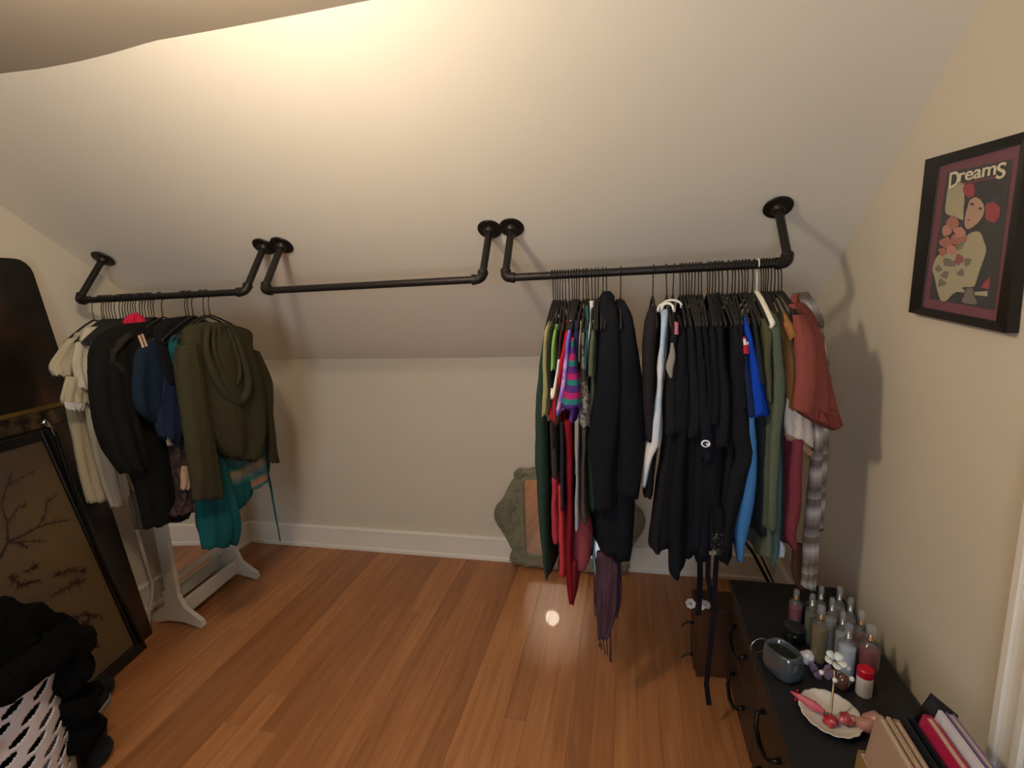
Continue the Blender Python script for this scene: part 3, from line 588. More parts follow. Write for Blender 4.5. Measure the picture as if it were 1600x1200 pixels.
teal = cloth('0c4a4e')
g = lhung('wrap_dress', 'teal wrap dress with a printed panel showing beneath the olive top', 'dress', -1.74)
lw(g, 'shoulder', -1.74, [(272, 524, 292, 520, .02), (264, 540, 300, 540), (270, 565, 306, 565), (282, 590, 310, 590)], teal, .025)
lw(g, 'skirt', -1.71, [(292, 640, 326, 640), (298, 690, 342, 690), (304, 750, 356, 746), (310, 800, 368, 795), (314, 830, 370, 826), (317, 858, 370, 850, .02)], teal, .035, .45, 3, k=6)
pr = ramp_mat('teal_print', [(0, 'a9683f'), (.22, '12605e'), (.34, '5d6a73'), (.5, '8a6f57'), (.62, '12605e'), (.8, '3f6f78')], 'band', axis=2, period=.19)
lw(g, 'printed_panel', -1.735, [(342, 680, 404, 660), (350, 720, 412, 700), (358, 755, 414, 735), (364, 778, 416, 752, .02)], pr, .03, .5, 7, k=6)
lw(g, 'side_panel', -1.73, [(362, 760, 392, 745), (362, 790, 392, 772), (366, 800, 380, 786)], teal, .02, .4, 5)
lw(g, 'side_panel', -1.76, [(404, 668, 412, 664), (404, 700, 418, 700), (408, 730, 420, 728), (410, 745, 418, 742)], teal, .012)
bm = bmesh.new(); tube(bm, [atX(x, y, -1.76) for x, y in ((418, 736), (423, 760), (427, 785), (431, 808), (435, 828), (438, 846))], [.004, .006, .0045, .004, .003, .003], 6); fin(bm, 'tie_ribbon', teal, g, True)
bm = bmesh.new(); tube(bm, [atX(x, y, -1.748) for x, y in ((399, 699), (405, 703), (413, 704))], .004, 6); fin(bm, 'white_trim', cloth('dcdcd8', .02), g, True)
g = lhung('blouse', 'black blouse on the three bunched hangers behind the teal shoulder', 'shirt', -1.80)
lw(g, 'body', -1.80, [(262, 497, 290, 494, .012), (240, 512, 310, 508), (246, 545, 312, 545), (262, 600, 306, 600)], cloth('121112'), .016)
g = lhung('blouse', 'navy blue draped blouse between the black coat and the olive top', 'shirt', -1.84)
navy = cloth('12202f')
lw(g, 'body', -1.84, [(226, 532, 258, 524, .02), (212, 556, 274, 556), (206, 600, 280, 606), (212, 640, 286, 650), (234, 655, 287, 690, .018)], navy, .022, .6, 4)
lw(g, 'sleeve', -1.825, [(244, 560, 276, 562, .02), (250, 600, 284, 605), (244, 650, 284, 655), (250, 682, 280, 694, .02)], cloth('1a2238'), .03, .4, 8)
for a, b in (((217, 524), (224, 543)), ((222, 522), (230, 541))):
    pass
g2 = tag(fin((lambda b: (tube(b, [atX(217, 524, -1.82), atX(224, 543, -1.82)], .0045, 6), tube(b, [atX(222, 522, -1.82), atX(229, 541, -1.82)], .0045, 6), b)[2])(bmesh.new()), 'bra_straps', cloth('c2a189', .05)), 'pair of tan straps above the navy blouse', 'straps')
coat = cloth('110f0e')
g = lhung('coat', 'long black coat with a brown fur collar filling the middle of the left rod', 'coat', -1.97)
lw(g, 'body', -1.97, [(196, 506, 262, 498, .02), (160, 520, 288, 520, .04), (140, 555, 292, 575), (143, 620, 294, 640), (156, 668, 296, 690), (196, 725, 298, 740), (218, 780, 298, 785), (229, 826, 290, 808, .04)], coat, .055, .3, 3, k=5)
lw(g, 'sleeve', -1.93, [(146, 545, 186, 530, .03), (142, 580, 196, 575), (146, 640, 208, 640), (160, 690, 220, 690), (190, 740, 234, 735, .03)], coat, .04, .3, 6)
fur = mat('brown_fur', '22180f', 1, 0, .8, 120, .5, 20)
bm = bmesh.new(); tube(bm, [atX(x, y, -1.90) for x, y in ((205, 522), (190, 535), (176, 552), (174, 565), (186, 574), (199, 584))], [.008, .012, .012, .011, .01, .007], 9)
for v in bm.verts: v.co += Vector([random.uniform(-.0055, .0055) for _ in range(3)])
fin(bm, 'fur_collar', fur, g, True)
g = lhung('lace_skirt', 'dark brown lace skirt hem showing between the black coat and the teal dress', 'skirt', -1.88)
lw(g, 'body', -1.88, [(266, 690, 298, 690), (272, 740, 304, 740), (280, 780, 306, 778), (272, 806, 306, 796)], ramp_mat('lace', [(.45, '1d1412'), (.6, '4a2f28')], scale=50), .03, .5, 2)
g = lhung('camisole', 'peach camisole scrap low between the black coat and the teal dress', 'top', -1.845)
lw(g, 'body', -1.845, [(284, 728, 302, 728, .01), (283, 745, 303, 745), (282, 765, 301, 764)], cloth('b08c74', .05), .012)
g = lhung('scarf', 'narrow cream scarf end below the navy blouse', 'scarf', -1.86)
lw(g, 'body', -1.845, [(250, 654, 254, 654, .006), (256, 672, 264, 672), (262, 696, 271, 694)], cloth('b59f82', .05), .007)
g = lhung('pink_scarf', 'bright pink red scrap of fabric poking out among the hangers on the left rod', 'scarf', -2.02)
lw(g, 'body', (-1.99, -1.97), [(200, 492, 214, 488, .014), (192, 502, 224, 497), (196, 514, 222, 506), (192, 522, 206, 518, .008)], cloth('c21f3d', .2), .018, .5, 2)
bm = bmesh.new(); tube(bm, [atX(172, 520, -2.12), atX(187, 511, -2.12), atX(190, 508, -2.12)], .006, 6); tag(fin(bm, 'clear_hanger_arm', hm_grey, None, True), 'greyish plastic hanger arm showing beside the pink scrap', 'hanger')
cream = cloth('b7a98f', .08); cream2 = cloth('c4b8a2', .06)
g = lhung('t_shirt', 'cream T-shirt furthest left on the left rod, sleeve pointing left', 'shirt', -2.31)
lw(g, 'body', -2.31, [(118, 520, 150, 512, .014), (106, 545, 150, 540), (106, 590, 148, 590), (112, 625, 144, 622)], cream, .014, .6, 1)
lw(g, 'sleeve', -2.28, [(104, 530, 130, 524, .015), (88, 552, 126, 550), (78, 572, 118, 574), (84, 586, 112, 590, .015)], cream, .014, .6, 3)
g = lhung('t_shirt', 'off-white T-shirt with crumpled sleeve in front of the furthest left one', 'shirt', -2.24)
lw(g, 'body', -2.24, [(134, 512, 166, 508, .014), (122, 540, 164, 540), (120, 590, 158, 595), (122, 630, 150, 632)], cream2, .02, .5, 2)
lw(g, 'sleeve', -2.21, [(120, 535, 146, 530, .015), (114, 562, 146, 560), (118, 590, 148, 600), (122, 606, 146, 614, .012)], cream2, .014, .6, 5)
lw(g, 'folded_cuff', -2.22, [(104, 588, 136, 590), (94, 620, 134, 618), (98, 630, 134, 628, .014)], cream, .012, .5, 6)
lw(g, 'folded_cuff', -2.215, [(100, 628, 134, 628), (104, 638, 132, 638), (112, 641, 128, 641)], mat('white_lining', 'c6c0b8', .8), .010, .4, 7)
g = lhung('trousers', 'long cream trousers hanging lowest at the left end, left leg edge', 'trousers', -2.33)
lw(g, 'leg', -2.33, [(104, 628, 128, 626), (112, 680, 142, 678), (125, 735, 160, 732), (138, 786, 172, 782)], cloth('ab9b7c', .08), .02, .3, 2)
g = lhung('cardigan', 'long cream knitted cardigan right of the cream trousers', 'cardigan', -2.28)
lw(g, 'body', -2.28, [(128, 612, 150, 610, .014), (138, 660, 172, 655), (150, 715, 192, 710), (160, 755, 206, 752), (172, 793, 214, 786)], cloth('aca08a', .1), .025, .45, 4, k=6)
g = lhung('sheer_slip', 'sheer greyish slip hem under the cream cardigan', 'slip', -2.25)
lw(g, 'hem', -2.25, [(198, 770, 218, 768, .01), (204, 800, 226, 800), (210, 826, 230, 826)], mat('sheer', '5c5044', .6, alpha=.75), .012, .4, 4)

# ================================================================== LEFT FURNITURE
wd = Vector((.16, -.987, 0)).normalized()
def skew(o, x, y):
    x = Vector(x).normalized(); y = Vector(y).normalized(); z = x.cross(y).normalized(); m = Matrix((x, y, z)).transposed().to_4x4(); m.translation = Vector(o); return m
# tall dark screen leaning on the left wall
Bs = Vector((-2.325, 1.768, .0)); Ts = Vector((-2.502, 1.70, 1.795)); Ms = skew(Bs, wd, Ts-Bs); hS = (Ts-Bs).length + .04; WS = .95
if Ms.to_3x3().col[2].x < 0: Ms = Ms @ Matrix.Scale(-1, 4, (0, 0, 1))
g = thing('room_divider', 'tall dark brown lacquered folding screen leaning on the left wall', 'folding screen', Bs)
lac = ramp_mat('lacquer', [(.35, '0f0b09'), (.52, '1d130d'), (.66, '3a2112'), (.8, '4d3420')], scale=5, rough=.35, stretch=(1, 1, .6))
lac2 = mat('lacquer_edge', '0e0a08', .4)
def rc(w, h, r=.06): return [(0, 0), (0, h-r)] + [(r-r*math.cos(a), h-r+r*math.sin(a)) for a in (math.radians(22), math.radians(45), math.radians(68))] + [(r, h), (w, h), (w, 0)]
bm = bmesh.new(); prism(bm, rc(WS, hS), Ms @ Matrix.Translation((0, 0, -.016)), .016); bmesh.ops.recalc_face_normals(bm, faces=bm.faces); fin(bm, 'panel', lac, g)
bm = bmesh.new(); prism(bm, rc(WS, hS-.02), Ms @ Matrix.Translation((.012, 0, -.026)), .009); fin(bm, 'folded_panel', lac2, g)
def onS(px, py, M=Ms, dz=0): 
    n = M.to_3x3().col[2]; p = onp(px, py, n, M @ Vector((0, 0, dz))); return M.inverted() @ p
a = onS(0, 655); b = onS(48, 643)
bm = bmesh.new(); yb = (a.y+b.y)/2
box(bm, (.02, yb-.006, 0), (WS-.02, yb+.012, .006), .001, Ms); fin(bm, 'gold_band', mat('gold', '7a6030', .4, .6, .2, 90), g)
bm = bmesh.new(); box(bm, (.02, yb-.075, -.001), (WS-.02, yb-.008, .003), .001, Ms); fin(bm, 'carved_band', ramp_mat('carved', [(.4, '120c08'), (.6, '4e3920')], scale=22, rough=.4), g)
# painted panel in black frame, in front of it
Bp = Vector((-2.262, 1.672, .002)); Tp = Vector((-2.378, 1.548, 1.126)); Mp = skew(Bp, wd, Tp-Bp); hP = (Tp-Bp).length; WP = .60
if Mp.to_3x3().col[2].x < 0: Mp = Mp @ Matrix.Scale(-1, 4, (0, 0, 1))
g = thing('painted_panel', 'black framed oriental panel painted with blossom branches, leaning in front of the folding screen', 'painting', Bp)
bf = mat('black_frame', '0c0a09', .38, 0, .1, 60)
fw = .042
for nm, lo, hi in (('frame_bar', (0, 0, -.012), (fw, hP, .012)), ('frame_bar', (WP-fw, 0, -.012), (WP, hP, .012)), ('frame_bar', (fw, 0, -.012), (WP-fw, .052, .012)), ('frame_bar', (fw, hP-.038, -.012), (WP-fw, hP, .012))):
    bm = bmesh.new(); box(bm, lo, hi, .003, Mp); fin(bm, nm, bf, g)
bm = bmesh.new(); box(bm, (fw-.002, .05, -.008), (WP-fw+.002, hP-.036, -.002), 0, Mp); fld = fin(bm, 'painted_field', ramp_mat('silk', [(.35, '4a3a2c'), (.5, '57452f'), (.65, '5f4a2c')], scale=2.2, rough=.6), g)
BR = [[(0, 500), (28, 440), (24, 380), (5, 318)], [(28, 442), (60, 445), (95, 462)], [(28, 442), (80, 420), (125, 395), (180, 378), (235, 368)], [(125, 395), (150, 360), (160, 310), (195, 285)], [(60, 445), (110, 440), (160, 440)], [(5, 318), (25, 250), (60, 235), (120, 205)], [(25, 250), (40, 210)], [(24, 380), (60, 330), (90, 318)], [(30, 560), (70, 590), (130, 570)], [(95, 540), (125, 525)], [(180, 560), (230, 540), (290, 545)], [(180, 620), (250, 580), (290, 570)], [(220, 700), (270, 690), (340, 690)], [(240, 750), (280, 720), (300, 700)], [(230, 830), (280, 800), (330, 790)]]
bm = bmesh.new(); bl = bmesh.new(); rb = random.Random(5)
def flat(bmx, p, q, w0, w1, M, z):
    d = (q-p); n = Vector((-d.y, d.x, 0)).normalized(); vs = [bmx.verts.new(M @ Vector((c.x, c.y, z))) for c in (p+n*w0, q+n*w1, q-n*w1, p-n*w0)]; bmx.faces.new(vs)
for i, br in enumerate(BR):
    bm = bmesh.new()
    pts = [onS(x*.4666, 640+y*.4666, Mp, -.001) for x, y in br]
    w0 = .006 if i < 3 else .0028
    for a, b in zip(pts, pts[1:]): flat(bm, a, b, w0, w0*.7, Mp, -.0012); w0 *= .75
    for a, b in zip(pts, pts[1:]):
        for _ in range(9 if i < 8 else 26):
            c = a.lerp(b, rb.random()); ang = rb.uniform(0, 6.28); l = rb.uniform(.008, .02 if i < 8 else .034); e = c + Vector((math.cos(ang)*l, math.sin(ang)*l, 0))
            if fw < e.x < WP-fw: flat(bl if rb.random() < .6 else bm, c, e, .0022 if i < 8 else .0034, .0006, Mp, -.0008)
    fin(bm, 'painted_branch', mat('branch_ink', '2c1c14', .8), fld)
fin(bl, 'painted_leaves', mat('leaf_ink', '45281c', .8), fld)['kind'] = 'stuff'
# bent black tube with a shiny tip
g = thing('bent_tube', 'curved black metal tube with a shiny tip leaning beside the painted panel', 'tube', (-2.24, 1.70, 0))
ps = [atX(66, 658, -2.345), atX(76, 664, -2.345), atX(88, 682, -2.34), atX(97, 710, -2.335), atX(110, 750, -2.33), atX(127, 800, -2.32), atX(165, 890, -2.29), atX(200, 958, -2.262), atX(221, 1004, -2.248)]
bm = bmesh.new(); tube(bm, ps[1:], .009, 10); fin(bm, 'tube', mat('black_tube', '0c0b0a', .25, .3), g, True)
bm = bmesh.new(); tube(bm, [ps[0], ps[0].lerp(ps[1], .4), ps[1].lerp(ps[2], .3)], [.011, .011, .0095], 10); fin(bm, 'shiny_tip', mat('chrome', 'd8d8d8', .15, 1), g, True)
# white stand with tilting mirror
white = mat('white_wood', 'beb6aa', .5, 0, .05, 40, .05)
g = thing('mirror_stand', 'white wooden floor mirror on two splayed feet with a shelf tray, below the black coat', 'mirror', (-2.25, 1.85, 0))
cx = lambda y: -2.25-.09*(y-1.85)
prof = [(.035, .64), (.035, .17), (.062, .105), (.155, .04), (.162, .012), (.150, 0), (.10, .010), (.04, .022)]
prof = prof + [(-x, z) for x, z in prof[::-1]]
for y in (1.85, 2.285):
    bm = bmesh.new(); prism(bm, [(x, z) for x, z in prof], Matrix(((1, 0, 0, cx(y)), (0, 0, 1, y-.011), (0, 1, 0, 0), (0, 0, 0, 1))), .022)
    bmesh.ops.recalc_face_normals(bm, faces=bm.faces); fin(bm, 'end_panel', white, g)
def bar(nm, x, z0, z1, th, m=white, y0=1.858, y1=2.278, par=None):
    bm = bmesh.new(); vs = box(bm, (x-th/2, y0, z0), (x+th/2, y1, z1), .002)
    for v in bm.verts: v.co.x += -.09*(v.co.y-1.85)
    return fin(bm, nm, m, par or g)
bar('rail', -2.215, .045, .125, .016); bar('rail', -2.325, .075, .165, .016); bar('tray', -2.27, .05, .062, .10)
fr = bar('mirror_frame', -2.292, .20, .23, .022, y0=1.87, y1=2.265); bar('mirror_frame', -2.292, .60, .63, .022, y0=1.87, y1=2.265)
bar('mirror_frame', -2.292, .17, .66, .022, y0=1.866, y1=1.905); bar('mirror_frame', -2.292, .17, .66, .022, y0=2.235, y1=2.268)
bar('mirror_glass', -2.292, .17, .60, .008, mat('mirror_glass', 'e8e8e8', .02, 1), 1.90, 2.24)
bm = bmesh.new(); lathe(bm, [(.012, 0), (.014, .008), (.004, .014), (.002, .02)], 10, frame((-2.283, 1.886, .225), (0, 1, 0), (0, 0, 1))); fin(bm, 'knob', mat('old_knob', '5a5550', .4, .5), g)
# bent white tube
bm = bmesh.new(); tube(bm, [(-2.35, 1.80, .70), (-2.35, 1.806, .60), (-2.35, 1.8135, .4576), (-2.35, 1.826, .30), (-2.35, 1.833, .236), (-2.35, 1.82, .17), (-2.35, 1.787, .1056), (-2.35, 1.775, .0)], .0085, 10)
g = fin(bm, 'drying_rack_leg', mat('white_tube', 'b3aa9c', .4), None, True); tag(g, 'bent off-white metal tube standing between the dark screen and the white mirror stand', 'tube')
# laundry basket with leaf-shaped slots
g = thing('laundry_basket', 'white plastic laundry basket with slanted leaf-shaped slots in the bottom left corner', 'basket', (-1.92, .93, 0))
bm = bmesh.new(); NB, NR = 320, 120; c0 = Vector((-1.92, .93, 0)); rad = lambda z: .15+.07*z
def bp(i, j, off=0):
    a = 2*math.pi*i/NB; z = .56*j/NR; r = rad(z)+off; return c0 + Vector((r*math.cos(a), r*math.sin(a), z))
def hole(i, j):
    z = .56*(j+.5)/NR; u = (i+.5)/NB*15
    if z < .035 or z > .50: return False
    row = int((z-.035)/.052); v = (z-.035)/.052-row-.5; cu = (u+row*.5) % 1-.5
    x, y = cu*.075, v*.052; a, b = x*.85+y*.53, y*.85-x*.53
    return (a/.032)**2+(b/.011)**2 < 1
vo = [[bm.verts.new(bp(i, j)) for i in range(NB)] for j in range(NR+1)]; vi = [[bm.verts.new(bp(i, j, -.005)) for i in range(NB)] for j in range(NR+1)]
H = lambda i, j: 0 <= j < NR and hole(i % NB, j)
for j in range(NR):
    for i in range(NB):
        k2 = (i+1) % NB
        if not H(i, j):
            bm.faces.new((vo[j][i], vo[j][k2], vo[j+1][k2], vo[j+1][i])); bm.faces.new((vi[j][i], vi[j+1][i], vi[j+1][k2], vi[j][k2]))
            if H(i+1, j): bm.faces.new((vo[j][k2], vi[j][k2], vi[j+1][k2], vo[j+1][k2]))
            if H(i-1, j): bm.faces.new((vo[j][i], vo[j+1][i], vi[j+1][i], vi[j][i]))
            if H(i, j+1): bm.faces.new((vo[j+1][i], vo[j+1][k2], vi[j+1][k2], vi[j+1][i]))
            if j > 0 and H(i, j-1): bm.faces.new((vo[j][i], vi[j][i], vi[j][k2], vo[j][k2]))
bp_m = mat('basket_plastic', 'c9c2c4', .45); fin(bm, 'shell', bp_m, g, True)
bm = bmesh.new(); tube(bm, [bp(i, NR, .003) for i in range(0, NB+1, 5)], .008, 8, False); fin(bm, 'rim', bp_m, g, True)
bm = bmesh.new(); lathe(bm, [(.145, 0), (.149, .008), (.01, .009)], 40, Matrix.Translation(c0)); fin(bm, 'base', bp_m, g)
# clothes in and over the basket
fuzz = mat('black_plush', '090908', 1, 0, 1.0, 90, .4, 30, spec=.1)
def heap(name, label, cat, pts, m, par=None, amp=.036):
    """soft heap: balls of given centres and radii melted into one surface"""
    mb = bpy.data.metaballs.new(name+'_ball'); mo = bpy.data.objects.new(name+'_ball', mb); COL.objects.link(mo); mb.resolution = .022; mb.threshold = .35
    for p, r in pts:
        e = mb.elements.new(); e.co = p; e.radius = r*1.35
    bpy.context.view_layer.update(); dg = bpy.context.evaluated_depsgraph_get(); me = bpy.data.meshes.new_from_object(mo.evaluated_get(dg)); bpy.data.objects.remove(mo); bpy.data.metaballs.remove(mb)
    bm = bmesh.new(); bm.from_mesh(me); bm.normal_update()
    for v in bm.verts:
        n1 = noise.noise(v.co*14); n2 = noise.noise(v.co*45); v.co += v.normal*(amp*n1+amp*.35*n2); v.co.z = max(v.co.z, .002)
    o = fin(bm, name, m, None, True)
    if label: tag(o, label, cat)
    return o
X = -1.93
hp = [((-1.92, .93, .60), .15), ((-1.92, .93, .42), .125), ((-1.92, .93, .25), .115), ((-1.97, 1.0, .60), .12)] + [((-1.92+(.172+.07*z)*math.cos(math.radians(a)), .93+(.172+.07*z)*math.sin(math.radians(a)), z), .062) for a, z in ((42, .55), (60, .52), (85, .5), (40, .44), (62, .42), (85, .40), (38, .32), (60, .30), (44, .21), (62, .18), (-10, .585), (15, .57), (-40, .585))] + [(atX(20, 985, -1.97), .10), (atX(70, 1000, -1.96), .085), (atX(85, 1030, -1.95), .07), (atX(60, 1060, -1.95), .06), (atX(95, 1060, -1.97), .055), (atX(100, 1095, -2.0), .055)]
heap('plush_robe', 'black plush robe piled on the laundry basket, spilling over its side', 'robe', hp, fuzz)
hp = [(Vector((-1.93, 1.17, .07)), .06), (Vector((-2.04, 1.22, .06)), .055), (Vector((-1.86, 1.14, .04)), .05), (Vector((-2.03, 1.18, .15)), .06), (Vector((-2.15, 1.40, .05)), .04), (Vector((-2.13, 1.34, .08)), .045)]
heap('black_bag', 'black cloth bag slumped on the floor right of the laundry basket', 'bag', hp, mat('black_cloth', '0b0b0c', .9, 0, .5, 60), amp=.015)
g = thing('trainer', 'black trainer with a grey white sole sticking out by the black bag', 'shoe', (-2.03, 1.30, 0))
def shoe(c, ang):
    M = Matrix.Translation(c) @ Matrix.Rotation(ang, 4, 'Z')
    bm = bmesh.new(); rows = [(-.11, .030, .032), (-.10, .036, .034), (-.04, .030, .030), (.03, .038, .028), (.09, .036, .026), (.125, .018, .024)]
    for z0, z1, sc, nm, mm in ((0, .024, 1.0, 'sole', mat('trainer_sole', '9a9a94', .6)), (.024, .07, .92, 'upper', mat('trainer_upper', '101010', .8))):
        bm = bmesh.new(); rg = []
        for x, w_, h_ in rows:
            top = z1 if nm == 'sole' else (.024 + (.075 if x < -.02 else .075 - (x+.02)*.33))
            rg.append([bm.verts.new(M @ Vector(v)) for v in ((x, -w_*sc, z0), (x, w_*sc, z0), (x, w_*sc*(.8 if nm != 'sole' else 1), z0+(top-z0)*.7), (x, w_*sc*.5 if nm != 'sole' else w_*sc*.98, top), (x, -w_*sc*.5 if nm != 'sole' else -w_*sc*.98, top), (x, -w_*sc*(.8 if nm != 'sole' else 1), z0+(top-z0)*.7))])
        for q, s in zip(rg, rg[1:]):
            for i in range(6): bm.faces.new((q[i], q[(i+1) % 6], s[(i+1) % 6], s[i]))
        bm.faces.new(rg[0][::-1]); bm.faces.new(rg[-1]); o = fin(bm, nm, mm, g, True)
    for q in range(4):
        bm = bmesh.new(); tube(bm, [M @ Vector((-.0+q*.02, -.018, .092-q*.006)), M @ Vector((.004+q*.02, 0, .098-q*.006)), M @ Vector((q*.02, .018, .092-q*.006))], .0025, 6); fin(bm, 'lace', mat('lace_white', 'a8a8a0', .8), g, True)
shoe(Vector((-2.095, 1.275, 0)), math.radians(112))
heap('denim_jeans', 'dark blue denim bunched at the very left edge, in the laundry basket', 'jeans', [((-1.80, .72, .50), .09), ((-1.76, .76, .42), .06), ((-1.86, .68, .52), .07)], mat('dark_denim', '141c28', .9, 0, .4, 80), amp=.015)

# ================================================================== ORNATE MIRROR AT THE KNEE WALL
g = thing('ornate_mirror', 'verdigris ornate mirror with fan shaped sides leaning on the back wall behind the bright clothes', 'mirror', (-.33, 2.60, 0))
verd = mat('verdigris', '857f66', .6, .1, .9, 110, .35, 60)
MM = Matrix(((1, 0, 0, -.33), (0, .06, 1, 2.605), (0, 1, 0, .0), (0, 0, 0, 1)))   # local x along the wall, y up (leaning), z into the wall
half = [(0, .66), (.08, .655), (.12, .63), (.155, .62), (.19, .61), (.225, .60), (.255, .606), (.285, .60), (.305, .575), (.30, .545), (.318, .53), (.335, .50), (.36, .45), (.385, .405), (.41, .385), (.425, .355), (.43, .325), (.425, .29), (.41, .26), (.38, .21), (.355, .165), (.335, .125), (.325, .11), (.34, .09), (.345, .06), (.335, .035), (.31, .02), (.28, .03), (.25, .012), (.2, .02), (.1, .01), (0, .02)]
loop = [(-x, y) for x, y in half] + half[::-1][1:-1]
hx, hy0, hy1 = .243, .095, .545
bm = bmesh.new(); inner = []
N = len(loop)
for x, y in loop:
    # matching point on the pane's rectangle
    a = math.atan2(y-.32, x); dx, dy = math.cos(a), math.sin(a); s = min((hx/abs(dx)) if abs(dx) > 1e-6 else 9, ((hy1-hy0)/2/abs(dy)) if abs(dy) > 1e-6 else 9)
    inner.append((dx*s, .32+dy*s))
lv = []
for f, z in ((0, .0), (.03, -.008), (.3, -.016), (.7, -.013), (.96, -.018), (1, -.004), (1, .008)):
    lv.append([bm.verts.new(MM @ Vector((a[0]*(1-f)+b[0]*f, a[1]*(1-f)+b[1]*f, z+.012))) for a, b in zip(loop, inner)])
lv.append([bm.verts.new(MM @ Vector((a[0], a[1], .02))) for a in loop])
for q, s in zip(lv, lv[1:-1]):
    for i in range(N): bm.faces.new((q[i], q[(i+1) % N], s[(i+1) % N], s[i]))
for i in range(N): bm.faces.new((lv[0][i], lv[-1][i], lv[-1][(i+1) % N], lv[0][(i+1) % N]))
for i in range(N): bm.faces.new((lv[-2][i], lv[-2][(i+1) % N], lv[-1][(i+1) % N], lv[-1][i]))
fin(bm, 'frame', verd, g)
for sg in (-1, 1):
    bm = bmesh.new()
    for q in range(17):
        a = math.radians(-62+q*124/16); o_ = Vector((sg*.27, .325, 0)); d = Vector((sg*math.cos(a), math.sin(a), 0)); L = .158 - .03*abs(math.sin(a))**1.5
        tube(bm, [MM @ (o_+d*.05+Vector((0, 0, -.002))), MM @ (o_+d*.10+Vector((0, 0, -.004))), MM @ (o_+d*L+Vector((0, 0, .001)))], [.0025, .0045, .006], 6)
    fin(bm, 'fan', verd, g, True)
    bm = bmesh.new(); rs2 = random.Random(9)
    for q in range(34):
        yy = rs2.uniform(.12, .54); xm = .31 + .09*max(0, 1-abs(yy-.325)/.22); xx = sg*rs2.uniform(.255, min(.33, xm)); r = rs2.uniform(.008, .018); a0 = rs2.uniform(0, 6.28)
        tube(bm, [MM @ Vector((xx+r*(1-t*.13)*math.cos(a0+t*.8), yy+r*(1-t*.13)*math.sin(a0+t*.8), -.004)) for t in range(7)], .0028, 5)
    fin(bm, 'scroll_carving', verd, g, True)
    for cx_, cy_, r0 in ((.268, .578, .028), (.315, .06, .028)):
        bm = bmesh.new()
        for q in range(9):
            a = 2*math.pi*q/9; tube(bm, [MM @ Vector((sg*cx_, cy_, -.006)), MM @ Vector((sg*cx_+r0*math.cos(a), cy_+r0*math.sin(a), -.002))], [.003, .0055], 6)
        fin(bm, 'corner_shell', verd, g, True)
bm = bmesh.new(); box(bm, (-.31, .075, -.006), (.31, .083, .0), .001, MM); box(bm, (-.31, .055, -.006), (.31, .063, .0), .001, MM); fin(bm, 'bottom_moulding', verd, g)
bm = bmesh.new(); box(bm, (-hx-.004, hy0-.004, .010), (hx+.004, hy1+.004, .014), 0, MM); fin(bm, 'mirror_glass', mat('mirror_glass', 'e8e8e8', .02, 1), g)

# ================================================================== FRAMED PICTURE ON THE RIGHT WALL
def pc(x, y, d): return atX(1420+x*.2748, 200+y*.275, XR-.001) + Vector((-d, 0, 0))
g = thing('framed_poster', 'black framed vintage poster reading Dreams on the right wall', 'picture', pc(350, 600, 0))
OUT = [(150, 175), (752, 8), (625, 1165), (50, 1045)]; INN = [(208, 215), (695, 82), (548, 1098), (108, 1016)]
fm = mat('poster_frame', '15100f', .35)
for i in range(4):
    j = (i+1) % 4; bm = bmesh.new(); q = [OUT[i], OUT[j], INN[j], INN[i]]
    a = [bm.verts.new(pc(x, y, .0)) for x, y in q]; b = [bm.verts.new(pc(x, y, .022 if k_ < 2 else .017)) for k_, (x, y) in enumerate(q)]
    bm.faces.new(a); bm.faces.new(b)
    for k_ in range(4): bm.faces.new((a[k_], a[(k_+1) % 4], b[(k_+1) % 4], b[k_]))
    fin(bm, 'frame_bar', fm, g)
def flatp(name, pts, d, m, par=g):
    if len(pts) > 5:
        n_ = len(pts); pts = [tuple(crom(Vector(pts[i-1]), Vector(pts[i]), Vector(pts[(i+1) % n_]), Vector(pts[(i+2) % n_]), t/3)) for i in range(n_) for t in range(3)]
    bm = bmesh.new(); f = bm.faces.new([bm.verts.new(pc(x, y, d)) for x, y in pts]); bmesh.ops.triangulate(bm, faces=[f]); return fin(bm, name, m, par)
flatp('mount', [(200, 205), (705, 70), (555, 1108), (100, 1024)], .010, mat('burgundy_mount', '6a2236', .7))
pr_ = flatp('print', [(246, 250), (628, 172), (522, 1035), (145, 968)], .0112, mat('print_black', '120d12', .5))
def blob(cx, cy, rx, ry, n=14, jag=.15, seed=1):
    r = random.Random(seed); return [(cx+rx*math.cos(a)*(1+r.uniform(-jag, jag)), cy+ry*math.sin(a)*(1+r.uniform(-jag, jag))) for a in [2*math.pi*i/n for i in range(n)]]
cr_ = mat('print_cream', 'a69d7c', .6); pk = mat('print_pink', 'a3604f', .6); rd = mat('print_red', '99212c', .6); sk = mat('print_skin', 'b08c74', .6); dk = mat('print_dark', '0e0a0e', .6); gy = mat('print_grey', '6e6658', .6)
flatp('print_plume', [(262, 330), (345, 310), (348, 400), (350, 480), (340, 520), (290, 500), (240, 480), (246, 400)], .0118, cr_, pr_)
flatp('print_red_rose', blob(378, 350, 34, 42, seed=2), .0119, rd, pr_); flatp('print_red_rose', blob(512, 475, 46, 58, seed=3), .0119, rd, pr_); flatp('print_red_patch', [(445, 905), (470, 870), (498, 845), (495, 915)], .0119, rd, pr_)
flatp('print_gown', [(395, 590), (440, 590), (462, 640), (476, 700), (440, 790), (410, 850), (405, 900), (290, 905), (270, 960), (225, 985), (200, 950), (175, 840), (165, 800), (190, 730), (250, 700), (330, 690), (360, 620)], .0118, cr_, pr_)
flatp('print_hair', [(350, 430), (380, 395), (420, 385), (465, 420), (470, 500), (440, 560), (390, 580), (350, 570), (345, 480)], .0121, dk, pr_)
